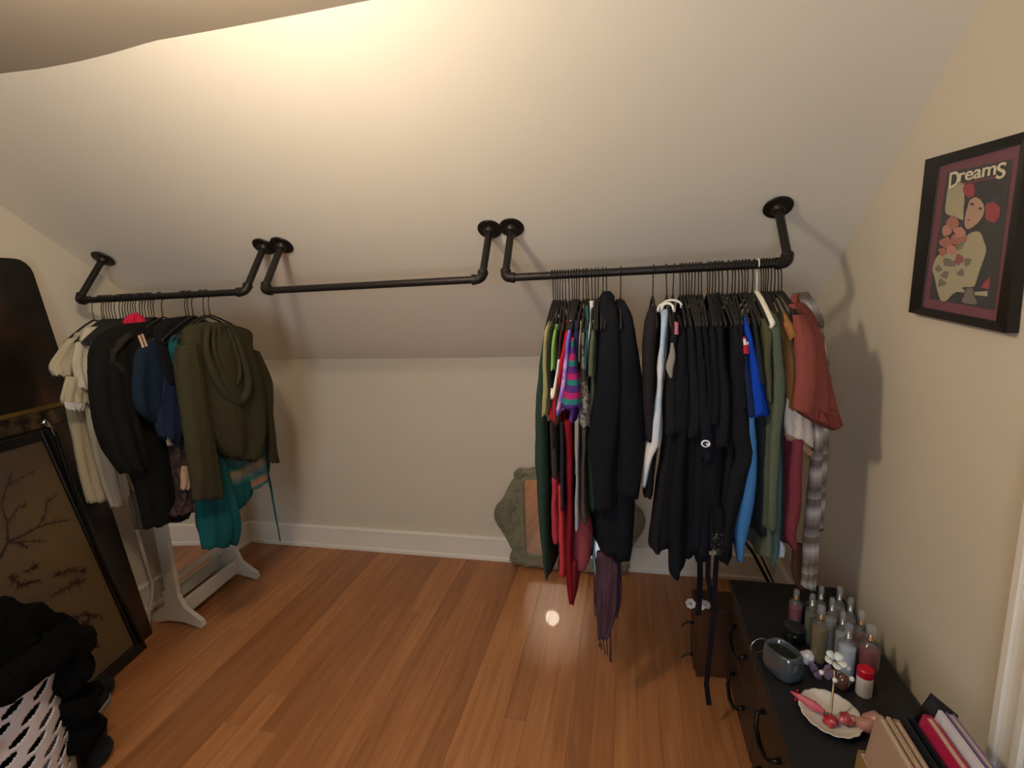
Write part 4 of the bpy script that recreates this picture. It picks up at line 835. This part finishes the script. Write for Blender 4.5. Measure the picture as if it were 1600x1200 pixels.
flatp('print_face', [(385, 405), (425, 392), (462, 430), (464, 480), (440, 525), (400, 560), (368, 572), (352, 545), (358, 490), (372, 440)], .0124, sk, pr_)
flatp('print_hat', blob(490, 345, 78, 52, jag=.06, seed=5), .0127, dk, pr_)
flatp('print_eye', blob(397, 430, 12, 8, 8, 0), .0129, dk, pr_); flatp('print_eye', blob(445, 455, 10, 7, 8, 0), .0129, dk, pr_); flatp('print_mouth', blob(378, 520, 8, 5, 8, 0), .0129, rd, pr_)
rf = random.Random(8)
for cx_, cy_, rx, ry in ((285, 540, 34, 36), (325, 590, 34, 34), (250, 580, 30, 34), (300, 635, 36, 30), (240, 650, 30, 32), (280, 690, 28, 28), (320, 745, 26, 30), (225, 700, 24, 26), (345, 620, 20, 26)):
    f_ = flatp('print_blossom', blob(cx_, cy_, rx, ry, 11, .3, int(cx_)), .0122+rf.uniform(0, .0004), mat('print_pink%d' % (cx_ % 3), ('a3604f', 'b87a66', '8f4a40')[cx_ % 3], .6), pr_)
for cx_, cy_ in ((200, 800), (240, 830), (280, 770), (330, 820), (370, 760), (215, 880), (250, 760)): flatp('print_lace', blob(cx_, cy_, 22, 20, 9, .4, int(cy_)), .0121, gy, pr_)
flatp('print_caption', [(285, 905), (350, 915), (350, 935), (285, 925)], .0121, cr_, pr_); flatp('print_caption', [(410, 930), (485, 925), (485, 955), (410, 948)], .0121, cr_, pr_)
flatp('print_ornament', [(340, 965), (365, 940), (360, 910), (400, 910), (395, 940), (418, 975), (415, 1000), (345, 992)], .0121, gy, pr_)
def word(body, p0, p1, ph, nm):
    cu = bpy.data.curves.new(nm, 'FONT'); cu.body = body; cu.size = 1; cu.offset = .012; cu.extrude = .002
    o = bpy.data.objects.new(nm, cu); COL.objects.link(o); cu.materials.append(mat('letter_cream', 'd9ccaa', .6))
    bpy.context.view_layer.update(); bb = [Vector(c) for c in o.bound_box]; x0 = min(c.x for c in bb); x1 = max(c.x for c in bb); y0 = min(c.y for c in bb); y1 = max(c.y for c in bb)
    a = pc(*p0, .0135); b = pc(*p1, .0135); t = pc(p0[0]+8, p0[1]-ph, .0135); ux = (b-a)/(x1-x0); uy = Vector((0, 0, (t-a).z))/(y1-y0); uz = Vector((-1, 0, 0))*.3
    M = Matrix((ux, uy, uz)).transposed().to_4x4(); M.translation = a - ux*x0 - uy*y0
    me = bpy.data.meshes.new_from_object(o.evaluated_get(bpy.context.evaluated_depsgraph_get())); bpy.data.objects.remove(o); me.transform(M); link(nm, me, None, g)
word('D', (262, 345), (318, 330), 92, 'lettering'); word('ream', (320, 305), (536, 262), 52, 'lettering'); word('S', (538, 290), (590, 278), 90, 'lettering')
flatp('lettering_rule', [(322, 316), (536, 272), (537, 277), (322, 321)], .0124, rd, pr_)
bm = bmesh.new(); bm.faces.new([bm.verts.new(pc(x, y, .0155)) for x, y in INN]); fin(bm, 'glass', mat('picture_glass', 'ffffff', .05, alpha=.06, spec=.6), g)

# ================================================================== DRESSER AND CHEST
DT = .466
dk1 = ramp_mat('dresser_front', [(.4, '2b2119'), (.6, '382b20')], scale=3, rough=.45, stretch=(1, .3, 3)); dk2 = mat('dresser_top', '17171b', .5, 0, .06, 60, .12)
g = thing('dresser', 'low dark brown dresser with a black top along the right wall', 'dresser', (.59, 1.3, 0))
bm = bmesh.new(); box(bm, (.405, .72, .03), (.76, 1.885, .44), .004); fin(bm, 'body', dk1, g)
bm = bmesh.new(); box(bm, (.385, .70, .44), (.7615, 1.90, DT), .005); fin(bm, 'top', dk2, g)
for y in (.76, 1.845):
    for x in (.43, .735): bm = bmesh.new(); lathe(bm, [(.02, 0), (.026, .01), (.02, .031)], 12, Matrix.Translation((x, y, 0))); fin(bm, 'foot', dk1, g, True)
for ci in range(3):
    for ri in range(2):
        y1 = 1.875 - ci*.385; y0 = y1-.372; z0, z1 = ((.245, .43), (.045, .232))[ri]
        bm = bmesh.new(); box(bm, (.392, y0, z0), (.406, y1, z1), .004)
        d = fin(bm, 'drawer', dk1, g); yc = (y0+y1)/2; zc = (z0+z1)/2
        bm = bmesh.new(); tube(bm, [(.392, yc+.08, zc+.018), (.372, yc+.078, zc+.012), (.364, yc+.05, zc-.012), (.361, yc, zc-.022), (.364, yc-.05, zc-.012), (.372, yc-.078, zc+.012), (.392, yc-.08, zc+.018)], [.008, .006, .0065, .008, .0065, .006, .008], 8); fin(bm, 'handle', mat('handle_black', '0d0b0a', .35, .4), d, True)
g = thing('jewellery_chest', 'small low brown wooden chest with curved pulls, standing behind the far end of the dresser', 'chest', (.43, 2.0, 0))
cw = ramp_mat('chest_wood', [(.4, '38200f'), (.6, '4a2b15')], scale=4, rough=.45, stretch=(3, 3, 1)); bm = bmesh.new(); box(bm, (.275, 1.915, .012), (.60, 2.04, .305), .004); fin(bm, 'body', cw, g)
bm = bmesh.new(); box(bm, (.268, 1.908, .305), (.606, 2.046, .32), .004); fin(bm, 'lid', cw, g)
for x in (.29, .58):
    for y in (1.93, 2.025): bm = bmesh.new(); box(bm, (x-.012, y-.012, 0), (x+.012, y+.012, .013)); fin(bm, 'foot', cw, g)
for z0, z1, zh in ((.175, .298, .20), (.025, .165, .05)):
    bm = bmesh.new(); box(bm, (.268, 1.92, z0), (.277, 2.035, z1), .003); d = fin(bm, 'drawer', cw, g)
    bm = bmesh.new(); tube(bm, [(.268, 1.955, zh+.02), (.25, 1.955, zh+.022), (.232, 1.957, zh+.012), (.222, 1.96, zh-.006)], [.006, .005, .004, .002], 8); tube(bm, [(.268, 1.99, zh-.002), (.254, 1.985, zh), (.244, 1.975, zh+.012)], [.005, .004, .002], 6); fin(bm, 'pull', mat('pull_dark', '1c120c', .4), d, True)
def petalflower(name, label, c, r, m, group=None, up=(0, 0, 1), n=6, par=None):
    bm = bmesh.new(); upv = Vector(up).normalized(); a0 = upv.orthogonal().normalized(); b0 = upv.cross(a0)
    for q in range(n):
        a = 2*math.pi*q/n; d = a0*math.cos(a)+b0*math.sin(a); s = upv.cross(d); pts = []
        for u, w_, h in ((.15, .12, .0), (.5, .38, .12), (.8, .4, .22), (1.0, .12, .18)): pts.append((u, w_, h))
        rows = [[bm.verts.new(c + d*(u*r) + s*(sg*w_*r) + upv*(h*r + (0 if sg else -.06*r))) for sg in (-1, 0, 1)] for u, w_, h in pts]
        for p, t in zip(rows, rows[1:]):
            for i in range(2): bm.faces.new((p[i], p[i+1], t[i+1], t[i]))
    o = fin(bm, name, m, par, True); md = o.modifiers.new('thickness', 'SOLIDIFY'); md.thickness = r*.06
    if label: tag(o, label, 'flower', group)
    return o
wp = mat('white_petal', 'c9c6c2', .7)
for i, (px, py, r, up) in enumerate(((1079, 958, .020, (-.3, -.8, .5)), (1095, 955, .021, (.1, -.8, .6)), (1103, 945, .018, (.3, -.5, .8)))):
    c = atY(px, py, 1.915); c.z = max(c.z, .334)
    petalflower('artificial_flower', ('white artificial flower leftmost of three on the small brown chest', 'white artificial flower in the middle of three on the small brown chest', 'white artificial flower rightmost and highest of three on the small brown chest')[i], c, r, wp, 'white artificial flowers', up, 7)
g = thing('folding_stand', 'folded black metal stand leaning in the back right corner behind the dresser', 'stand', (.74, 2.26, 0))
for dx, r in ((0, .007), (.028, .004)):
    bm = bmesh.new(); tube(bm, [(.40+dx, 2.40, .60), (.579+dx, 2.33, .345), (.755+dx*.3, 2.26, .0)], r, 8); fin(bm, 'leg', mat('black_tube', '0c0b0a', .25, .3), g, True)

# ------------------------------------------------ bottles on the dresser
def bottle(label, px, py, h, r, liquid, cap, tint='9aa0a0', cat='bottle', fill=.84, name='mist_bottle'):
    c = atZ(px, py, DT+h); c.z = DT; M = Matrix.Translation(c)
    g = thing(name, label, cat, c, 'body mist bottles on the dresser')
    hb = h*.72; bm = bmesh.new()
    gl = mat('glass_'+tint, tint, .12, alpha=.16, spec=1)
    lathe(bm, [(r*.92, .0005), (r, .004), (r, hb*.9), (r*.93, hb*.96), (r*.45, hb), (r*.42, hb+.004)], 20, M); fin(bm, 'glass_body', gl, g, True)
    bm = bmesh.new(); lathe(bm, [(r*.86, .004), (r*.92, .008), (r*.92, hb*fill), (r*.9, hb*fill+.001)], 18, M); fin(bm, 'liquid', mat('liquid_'+liquid, liquid, .2, spec=.6, coat=.5), g, True)
    bm = bmesh.new(); lathe(bm, [(r*.34, hb+.002), (r*.36, hb+.012), (r*.22, hb+.014), (r*.2, hb+.022), (r*.12, hb+.026)], 14, M); fin(bm, 'spray_pump', mat('pump_'+cap, cap, .18, 1), g, True)
    bm = bmesh.new(); lathe(bm, [(r*.44, hb+.001), (r*.45, h-.006), (r*.38, h-.001), (r*.1, h)], 16, M); fin(bm, 'clear_cap', mat('clear_cap', 'e6e6ea', .08, alpha=.12, spec=1), g, True)
    return g
SV, GD = 'd4d2ce', 'b98a4a'
for a in (('small dark rose perfume bottle with gold top, leftmost of the group', 1245, 921, .15, .02, '6a1024', GD), ('green tinted mist bottle near the plaid sleeve end', 1270, 928, .17, .018, '4a4d30', SV), ('clear mist bottle behind the green tinted one', 1284, 916, .185, .017, '63605e', SV), ('clear mist bottle furthest back toward the wall', 1313, 917, .185, .018, '58524e', SV),
          ('clear mist bottle in the middle of the cluster', 1301, 934, .18, .0175, '8b8682', SV), ('grey mist bottle along the wall, third from the crimson one', 1330, 934, .185, .018, '544a45', SV), ('brownish pink mist bottle along the wall behind the crimson one', 1347, 954, .185, .019, '5e2a2c', GD), ('amber and olive mist bottle with gold top near the black jars', 1284, 946, .185, .023, '6b5526', GD),
          ('silver capped clear mist bottle behind the pale blue one', 1318, 955, .18, .017, '8c9398', SV), ('pale blue mist bottle at the front of the cluster', 1327, 975, .18, .023, 'a9b8cc', SV), ('crimson mist bottle with gold top nearest the wall', 1362, 977, .185, .027, '6d1022', GD)):
    lab, px, py, h, r, lq, cp = a; bottle(lab, px, py, h, r, lq, cp)
for i, (px, py, r, h) in enumerate(((1240, 990, .032, .05), (1246, 960, .028, .075))):
    c = atZ(px, py+10, DT); g = thing('black_jar', ('squat black lidded jar right behind the smoky lantern', 'taller black lidded jar between the squat jar and the dark rose bottle')[i], 'jar', c)
    bm = bmesh.new(); lathe(bm, [(r*.9, .0005), (r, .005), (r, h*.7), (r*.9, h*.74)], 20, Matrix.Translation(c)); fin(bm, 'body', mat('jar_black', '0f1214', .2), g, True)
    bm = bmesh.new(); lathe(bm, [(r*1.02, h*.74), (r*1.02, h*.96), (r*.9, h), (r*.7, h-.004)], 20, Matrix.Translation(c)); sharp(fin(bm, 'lid', mat('jar_lid', '1a2022', .25), g))
# smoky lantern
c = (atZ(1198, 1030, DT) + atZ(1247, 1070, DT))/2; c.z = DT
g = thing('glass_lantern', 'smoky grey glass lantern with a wire handle on the dresser front edge', 'lantern', c)
M = Matrix.Translation(c) @ Matrix.Rotation(math.radians(-58), 4, 'Z')
def sup(bm, prof, n=28, e=.7, sx=.055, sy=.039, M=M):
    rg = []
    for s, z in prof: rg.append([bm.verts.new(M @ Vector((math.copysign(abs(math.cos(t))**e, math.cos(t))*s*sx, math.copysign(abs(math.sin(t))**e, math.sin(t))*s*sy, z))) for t in [2*math.pi*i/n for i in range(n)]])
    for q, s in zip(rg, rg[1:]):
        for i in range(n): bm.faces.new((q[i], q[(i+1) % n], s[(i+1) % n], s[i]))
    bm.faces.new(rg[0][::-1]); bm.faces.new(rg[-1])
bm = bmesh.new(); sup(bm, [(.85, .0005), (.98, .008), (1.02, .03), (.97, .06), (.9, .075), (.82, .079), (.72, .074), (.7, .03), (.6, .02)]); fin(bm, 'glass_body', mat('smoky_glass', '3e464c', .15, 0, .1, 20, .3, 14, spec=.8, coat=.6), g, True)
bm = bmesh.new(); sup(bm, [(.69, .05), (.69, .062), (.6, .064)]); fin(bm, 'candle', mat('candle_dark', '15150f', .6), g, True)
bm = bmesh.new(); tube(bm, [M @ Vector((-.052, .018*math.cos(t)*1.3, .045+.024*math.sin(t))) - Vector((.012+.02*math.sin(math.pi*i/12), 0, 0)) for i, t in enumerate([math.pi*2*i/12 for i in range(13)])], .0018, 6, False); fin(bm, 'wire_handle', mat('chrome', 'd8d8d8', .15, 1), g, True)
def stone(name, label, cat, px, py, s, m, seed=1, jag=.1, rot=0, z=DT):
    c = atZ(px, py, z); c.z = z + s[2]*.96; bm = bmesh.new(); bmesh.ops.create_icosphere(bm, subdivisions=3, radius=1)
    R_ = Matrix.Rotation(rot, 3, 'Z')
    for v in bm.verts:
        n_ = 1+jag*noise.noise(v.co*1.7+Vector((seed, 0, 0))); v.co = R_ @ Vector((v.co.x*s[0]*n_, v.co.y*s[1]*n_, v.co.z*s[2]*n_)) + c
    o = fin(bm, name, m, None, True); return tag(o, label, cat)
stone('white_stone', 'smooth white stone between the smoky lantern and the purple crystal', 'stone', 1261, 1036, (.020, .018, .020), mat('white_quartz', 'd5d3da', .35), 3, .3)
stone('agate_stone', 'polished brown agate egg beside the flower stand', 'stone', 1315, 1078, (.018, .015, .026), mat('agate', '5a3a2c', .08, 0, 0, 10, .5, 60, coat=1), 4, .05)
g = thing('amethyst_cluster', 'pale purple crystal cluster behind the flower stand', 'crystal', atZ(1283, 1056, DT)); bm = bmesh.new(); ra = random.Random(2)
for q in range(9):
    a = ra.uniform(0, 6.28); b = Vector(g.location) + Vector((.014*math.cos(a), .012*math.sin(a), .0)); d = Vector((math.cos(a)*.6, math.sin(a)*.6, 1)).normalized()
    r = ra.uniform(.006, .011); L = ra.uniform(.022, .04); tube(bm, [b, b+d*L*.7, b+d*L], [r, r*.95, .0008], 6)
fin(bm, 'crystals', mat('amethyst', '75607f', .15, spec=.8, coat=.5), g)
g = thing('lip_balm_tube', 'white tube with a bright red cap standing near the wall', 'tube', atZ(1349, 1084, DT)); M = Matrix.Translation(g.location)
bm = bmesh.new(); lathe(bm, [(.0185, 0), (.0195, .003), (.0195, .058), (.0185, .06)], 22, M); sharp(fin(bm, 'body', mat('tube_white', 'cfcaca', .4), g))
bm = bmesh.new(); lathe(bm, [(.0198, .058), (.0198, .078), (.017, .081)], 22, M); sharp(fin(bm, 'cap', mat('cap_red', 'c40f2e', .35), g))
# scalloped dish with flower-topped jewellery stand
dc = atZ(1297, 1116, DT+.01); dc.z = DT
g = thing('trinket_dish', 'white scalloped trinket dish with a brass stem topped by white enamel flowers', 'dish', dc)
bm = bmesh.new(); rg = []; n = 64
for r, z in ((.02, .001), (.045, .002), (.06, .008), (.072, .016), (.074, .0175), (.070, .017), (.058, .010), (.044, .005), (.02, .004)):
    rg.append([bm.verts.new(dc + Vector(((r+(.003*abs(math.sin(t*8)) if r > .055 else 0))*math.cos(t)*.95, (r+(.003*abs(math.sin(t*8)) if r > .055 else 0))*math.sin(t)*1.05, z))) for t in [2*math.pi*i/n for i in range(n)]])
for q, s in zip(rg, rg[1:]):
    for i in range(n): bm.faces.new((q[i], q[(i+1) % n], s[(i+1) % n], s[i]))
bm.faces.new(rg[0][::-1]); bm.faces.new(rg[-1]); fin(bm, 'bowl', mat('dish_white', 'd2cdc6', .3, 0, 0, 10, .06, 60), g, True)
en = mat('enamel_white', 'd3d8d6', .3); br_ = mat('stem_brass', '8b7a5e', .35, .8)
top = atX(1303, 1024, dc.x+.002); base = dc + Vector((.0, -.004, .004)); top.y = base.y + (top.y-base.y)*.3
top = base + Vector((.003, .004, .155))
bm = bmesh.new(); tube(bm, [base, base+Vector((0, 0, .004)), base+Vector((0, 0, .006)), top], [.012, .012, .0028, .0024], 10); st = fin(bm, 'stem', br_, g, True)
petalflower('flower', None, top + Vector((-.001, 0, .010)), .026, en, n=5, up=(.1, -.35, .9), par=g)
for a in (200, 250, 320, 20):
    d = Vector((math.cos(math.radians(a)), math.sin(math.radians(a)), -.15)); e = top - Vector((0, 0, .012)) + d*.038
    bm = bmesh.new(); tube(bm, [top-Vector((0, 0, .014)), top-Vector((0, 0, .010))+d*.02, e], .0012, 6); b_ = fin(bm, 'branch', br_, g, True)
    bm = bmesh.new(); bmesh.ops.create_uvsphere(bm, u_segments=12, v_segments=8, radius=.0062, matrix=Matrix.Translation(e)); fin(bm, 'bud', en, b_, True)
a_, b_ = atZ(1235, 1080, DT+.022), atZ(1288, 1113, DT+.020)
bm = bmesh.new(); tube(bm, [a_, a_.lerp(b_, .25), a_.lerp(b_, .7), b_], [.0015, .008, .0125, .006], 6); tag(fin(bm, 'pink_crystal', mat('pink_quartz', 'c05565', .2, var=.3, vscale=40, spec=.7)), 'long pointed pink crystal lying over the left rim of the trinket dish', 'crystal')
stone('red_gem', 'glossy deep red gem in the middle of the trinket dish', 'gem', 1297, 1130, (.018, .016, .010), mat('red_gem', 'a5142c', .12, coat=.8, var=.3, vscale=50), 6, .6, 0, DT+.006)
stone('red_gem', 'raspberry pink gem on the right side of the trinket dish', 'gem', 1323, 1128, (.020, .016, .011), mat('raspberry_gem', 'a83a44', .15, coat=.8, var=.4, vscale=60), 8, .5, .6, DT+.010)
g = thing('seashell', 'pale pink seashell with a dark opening at the right rim of the trinket dish', 'seashell', atZ(1350, 1142, DT)); bm = bmesh.new(); c = Vector(g.location)+Vector((0, 0, .022))
pts = [(c+Vector((-.030+.006*i, .010*math.sin(i*.9), .004*math.cos(i*1.4))), .006+.0021*i-.0006*max(0, i-7)**1.5) for i in range(11)]
tube(bm, [p for p, r in pts], [r for p, r in pts], 14); fin(bm, 'shell', mat('shell_pink', 'b98a84', .3, 0, .2, 40, .2, 30), g, True)
bm = bmesh.new(); bmesh.ops.create_uvsphere(bm, u_segments=14, v_segments=10, radius=1)
for v in bm.verts: v.co = Vector((v.co.x*.006, v.co.y*.008, v.co.z*.013)) + c + Vector((.022, -.016, .006))
fin(bm, 'opening', mat('shell_dark', '1c0e0e', .6), g, True)
for i, (px, py) in enumerate(((1246, 1079), (1256, 1082), (1243, 1093))):
    c = atZ(px, py, DT+.005); bm = bmesh.new(); bmesh.ops.create_icosphere(bm, subdivisions=2, radius=.0045, matrix=Matrix.Translation((c.x, c.y, DT+.0046))); tag(fin(bm, 'red_bead', mat('red_gem', 'a5142c', .12), None, True), ('tiny red bead furthest back beside the pink crystal', 'tiny red bead closest to the dish beside the pink crystal', 'tiny red bead nearest the dresser edge beside the pink crystal')[i], 'bead', 'red beads by the dish')
# ------------------------------------------------ books, leaning to the wall
def book(label, px, py, t, h, lean, cov, dep=.25, name='book', cat='book', page=True, dy=0):
    l = math.radians(lean); up = Vector((math.sin(l), 0, math.cos(l))); tv = Vector((math.cos(l), 0, -math.sin(l)))
    P = atZ(px, py, DT+h*math.cos(l)); base = P - up*h; base.z = DT + t*math.sin(l)+.0005
    M = Matrix((tv, Vector((0, 1, 0)), up)).transposed().to_4x4(); M.translation = base
    g = thing(name, label, cat, base); m = mat('cover_'+cov, cov, .5, var=.08)
    for x0, x1 in ((0, .0018), (t-.0018, t)): bm = bmesh.new(); box(bm, (x0, -dep, 0), (x1, 0, h), .0005, M); fin(bm, 'cover', m, g)
    if page: bm = bmesh.new(); box(bm, (.0018, -dep+.004, .003), (t-.0018, -.004, h-.004), 0, M); fin(bm, 'pages', mat('pages', 'c9b9a4', .9, 0, .3, 200), g)
    bm = bmesh.new(); box(bm, (0, -.0018, 0), (t, 0, h), .0004, M); fin(bm, 'spine', m, g)
    return g, M
book('tan covered book standing leftmost in the row by the wall', 1369, 1118, .013, .20, 8, 'a88c78')
book('thin beige booklet pressed against the tan book', 1385, 1120, .007, .195, 8, 'c4a98d')
book('brown kraft notebook, third of the row', 1395, 1124, .012, .19, 8, '9b7d68')
book('thick black book in the middle of the row', 1412, 1120, .018, .20, 10, '1a1c22', page=False, name='black_book')
g, M = book('pink and red strawberry-dotted book in the black holder', 1442, 1118, .018, .215, 13, 'b01f47')
for q in range(14):
    yy, zz = -.03-.2*((q*.37) % 1), .05+.15*((q*.61) % 1); bm = bmesh.new(); lathe(bm, [(.006, 0), (.005, .0008)], 10, M @ frame((-.0002, yy, zz), (0, 1, 0), (0, 0, 1)) @ Matrix.Scale(-1, 4, (0, 0, 1)) if False else M @ Matrix(((0, 0, -1, 0), (1, 0, 0, yy), (0, 1, 0, zz), (0, 0, 0, 1)))); fin(bm, 'white_dot', mat('dot_white', 'e3cfd0', .6), g)
book('slim white book between the pink and purple ones', 1466, 1110, .008, .215, 14, 'd8d4da')
book('lavender purple book next to the wall', 1476, 1112, .016, .21, 14, '7c6590')
g = thing('magazine_holder', 'black magazine holder with a pointed corner around the pink and purple books', 'magazine holder', atZ(1458, 1200, DT))
bmh = mat('holder_black', '121114', .5)
A_ = atZ(1458, 1087, DT+.245)
for nm, lo, hi in (('back_panel', (A_.x-.045, A_.y, DT+.0005), None), ):
    bm = bmesh.new(); prism(bm, [(-.055, 0), (.045, 0), (.052, .20), (.0, .245), (-.04, .15)], Matrix(((1, 0, 0, A_.x), (0, 0, 1, A_.y+.003), (0, 1, 0, DT+.0005), (0, 0, 0, 1))), .005); bmesh.ops.recalc_face_normals(bm, faces=bm.faces); fin(bm, nm, bmh, g)
book('small yellowish tan notebook at the very bottom, left of the tan book', 1340, 1172, .02, .09, 4, '8f7644', dep=.12)
book('small pale blue and white card booklet in front of the tan book', 1368, 1158, .008, .13, 5, 'b9c6cc', dep=.12)
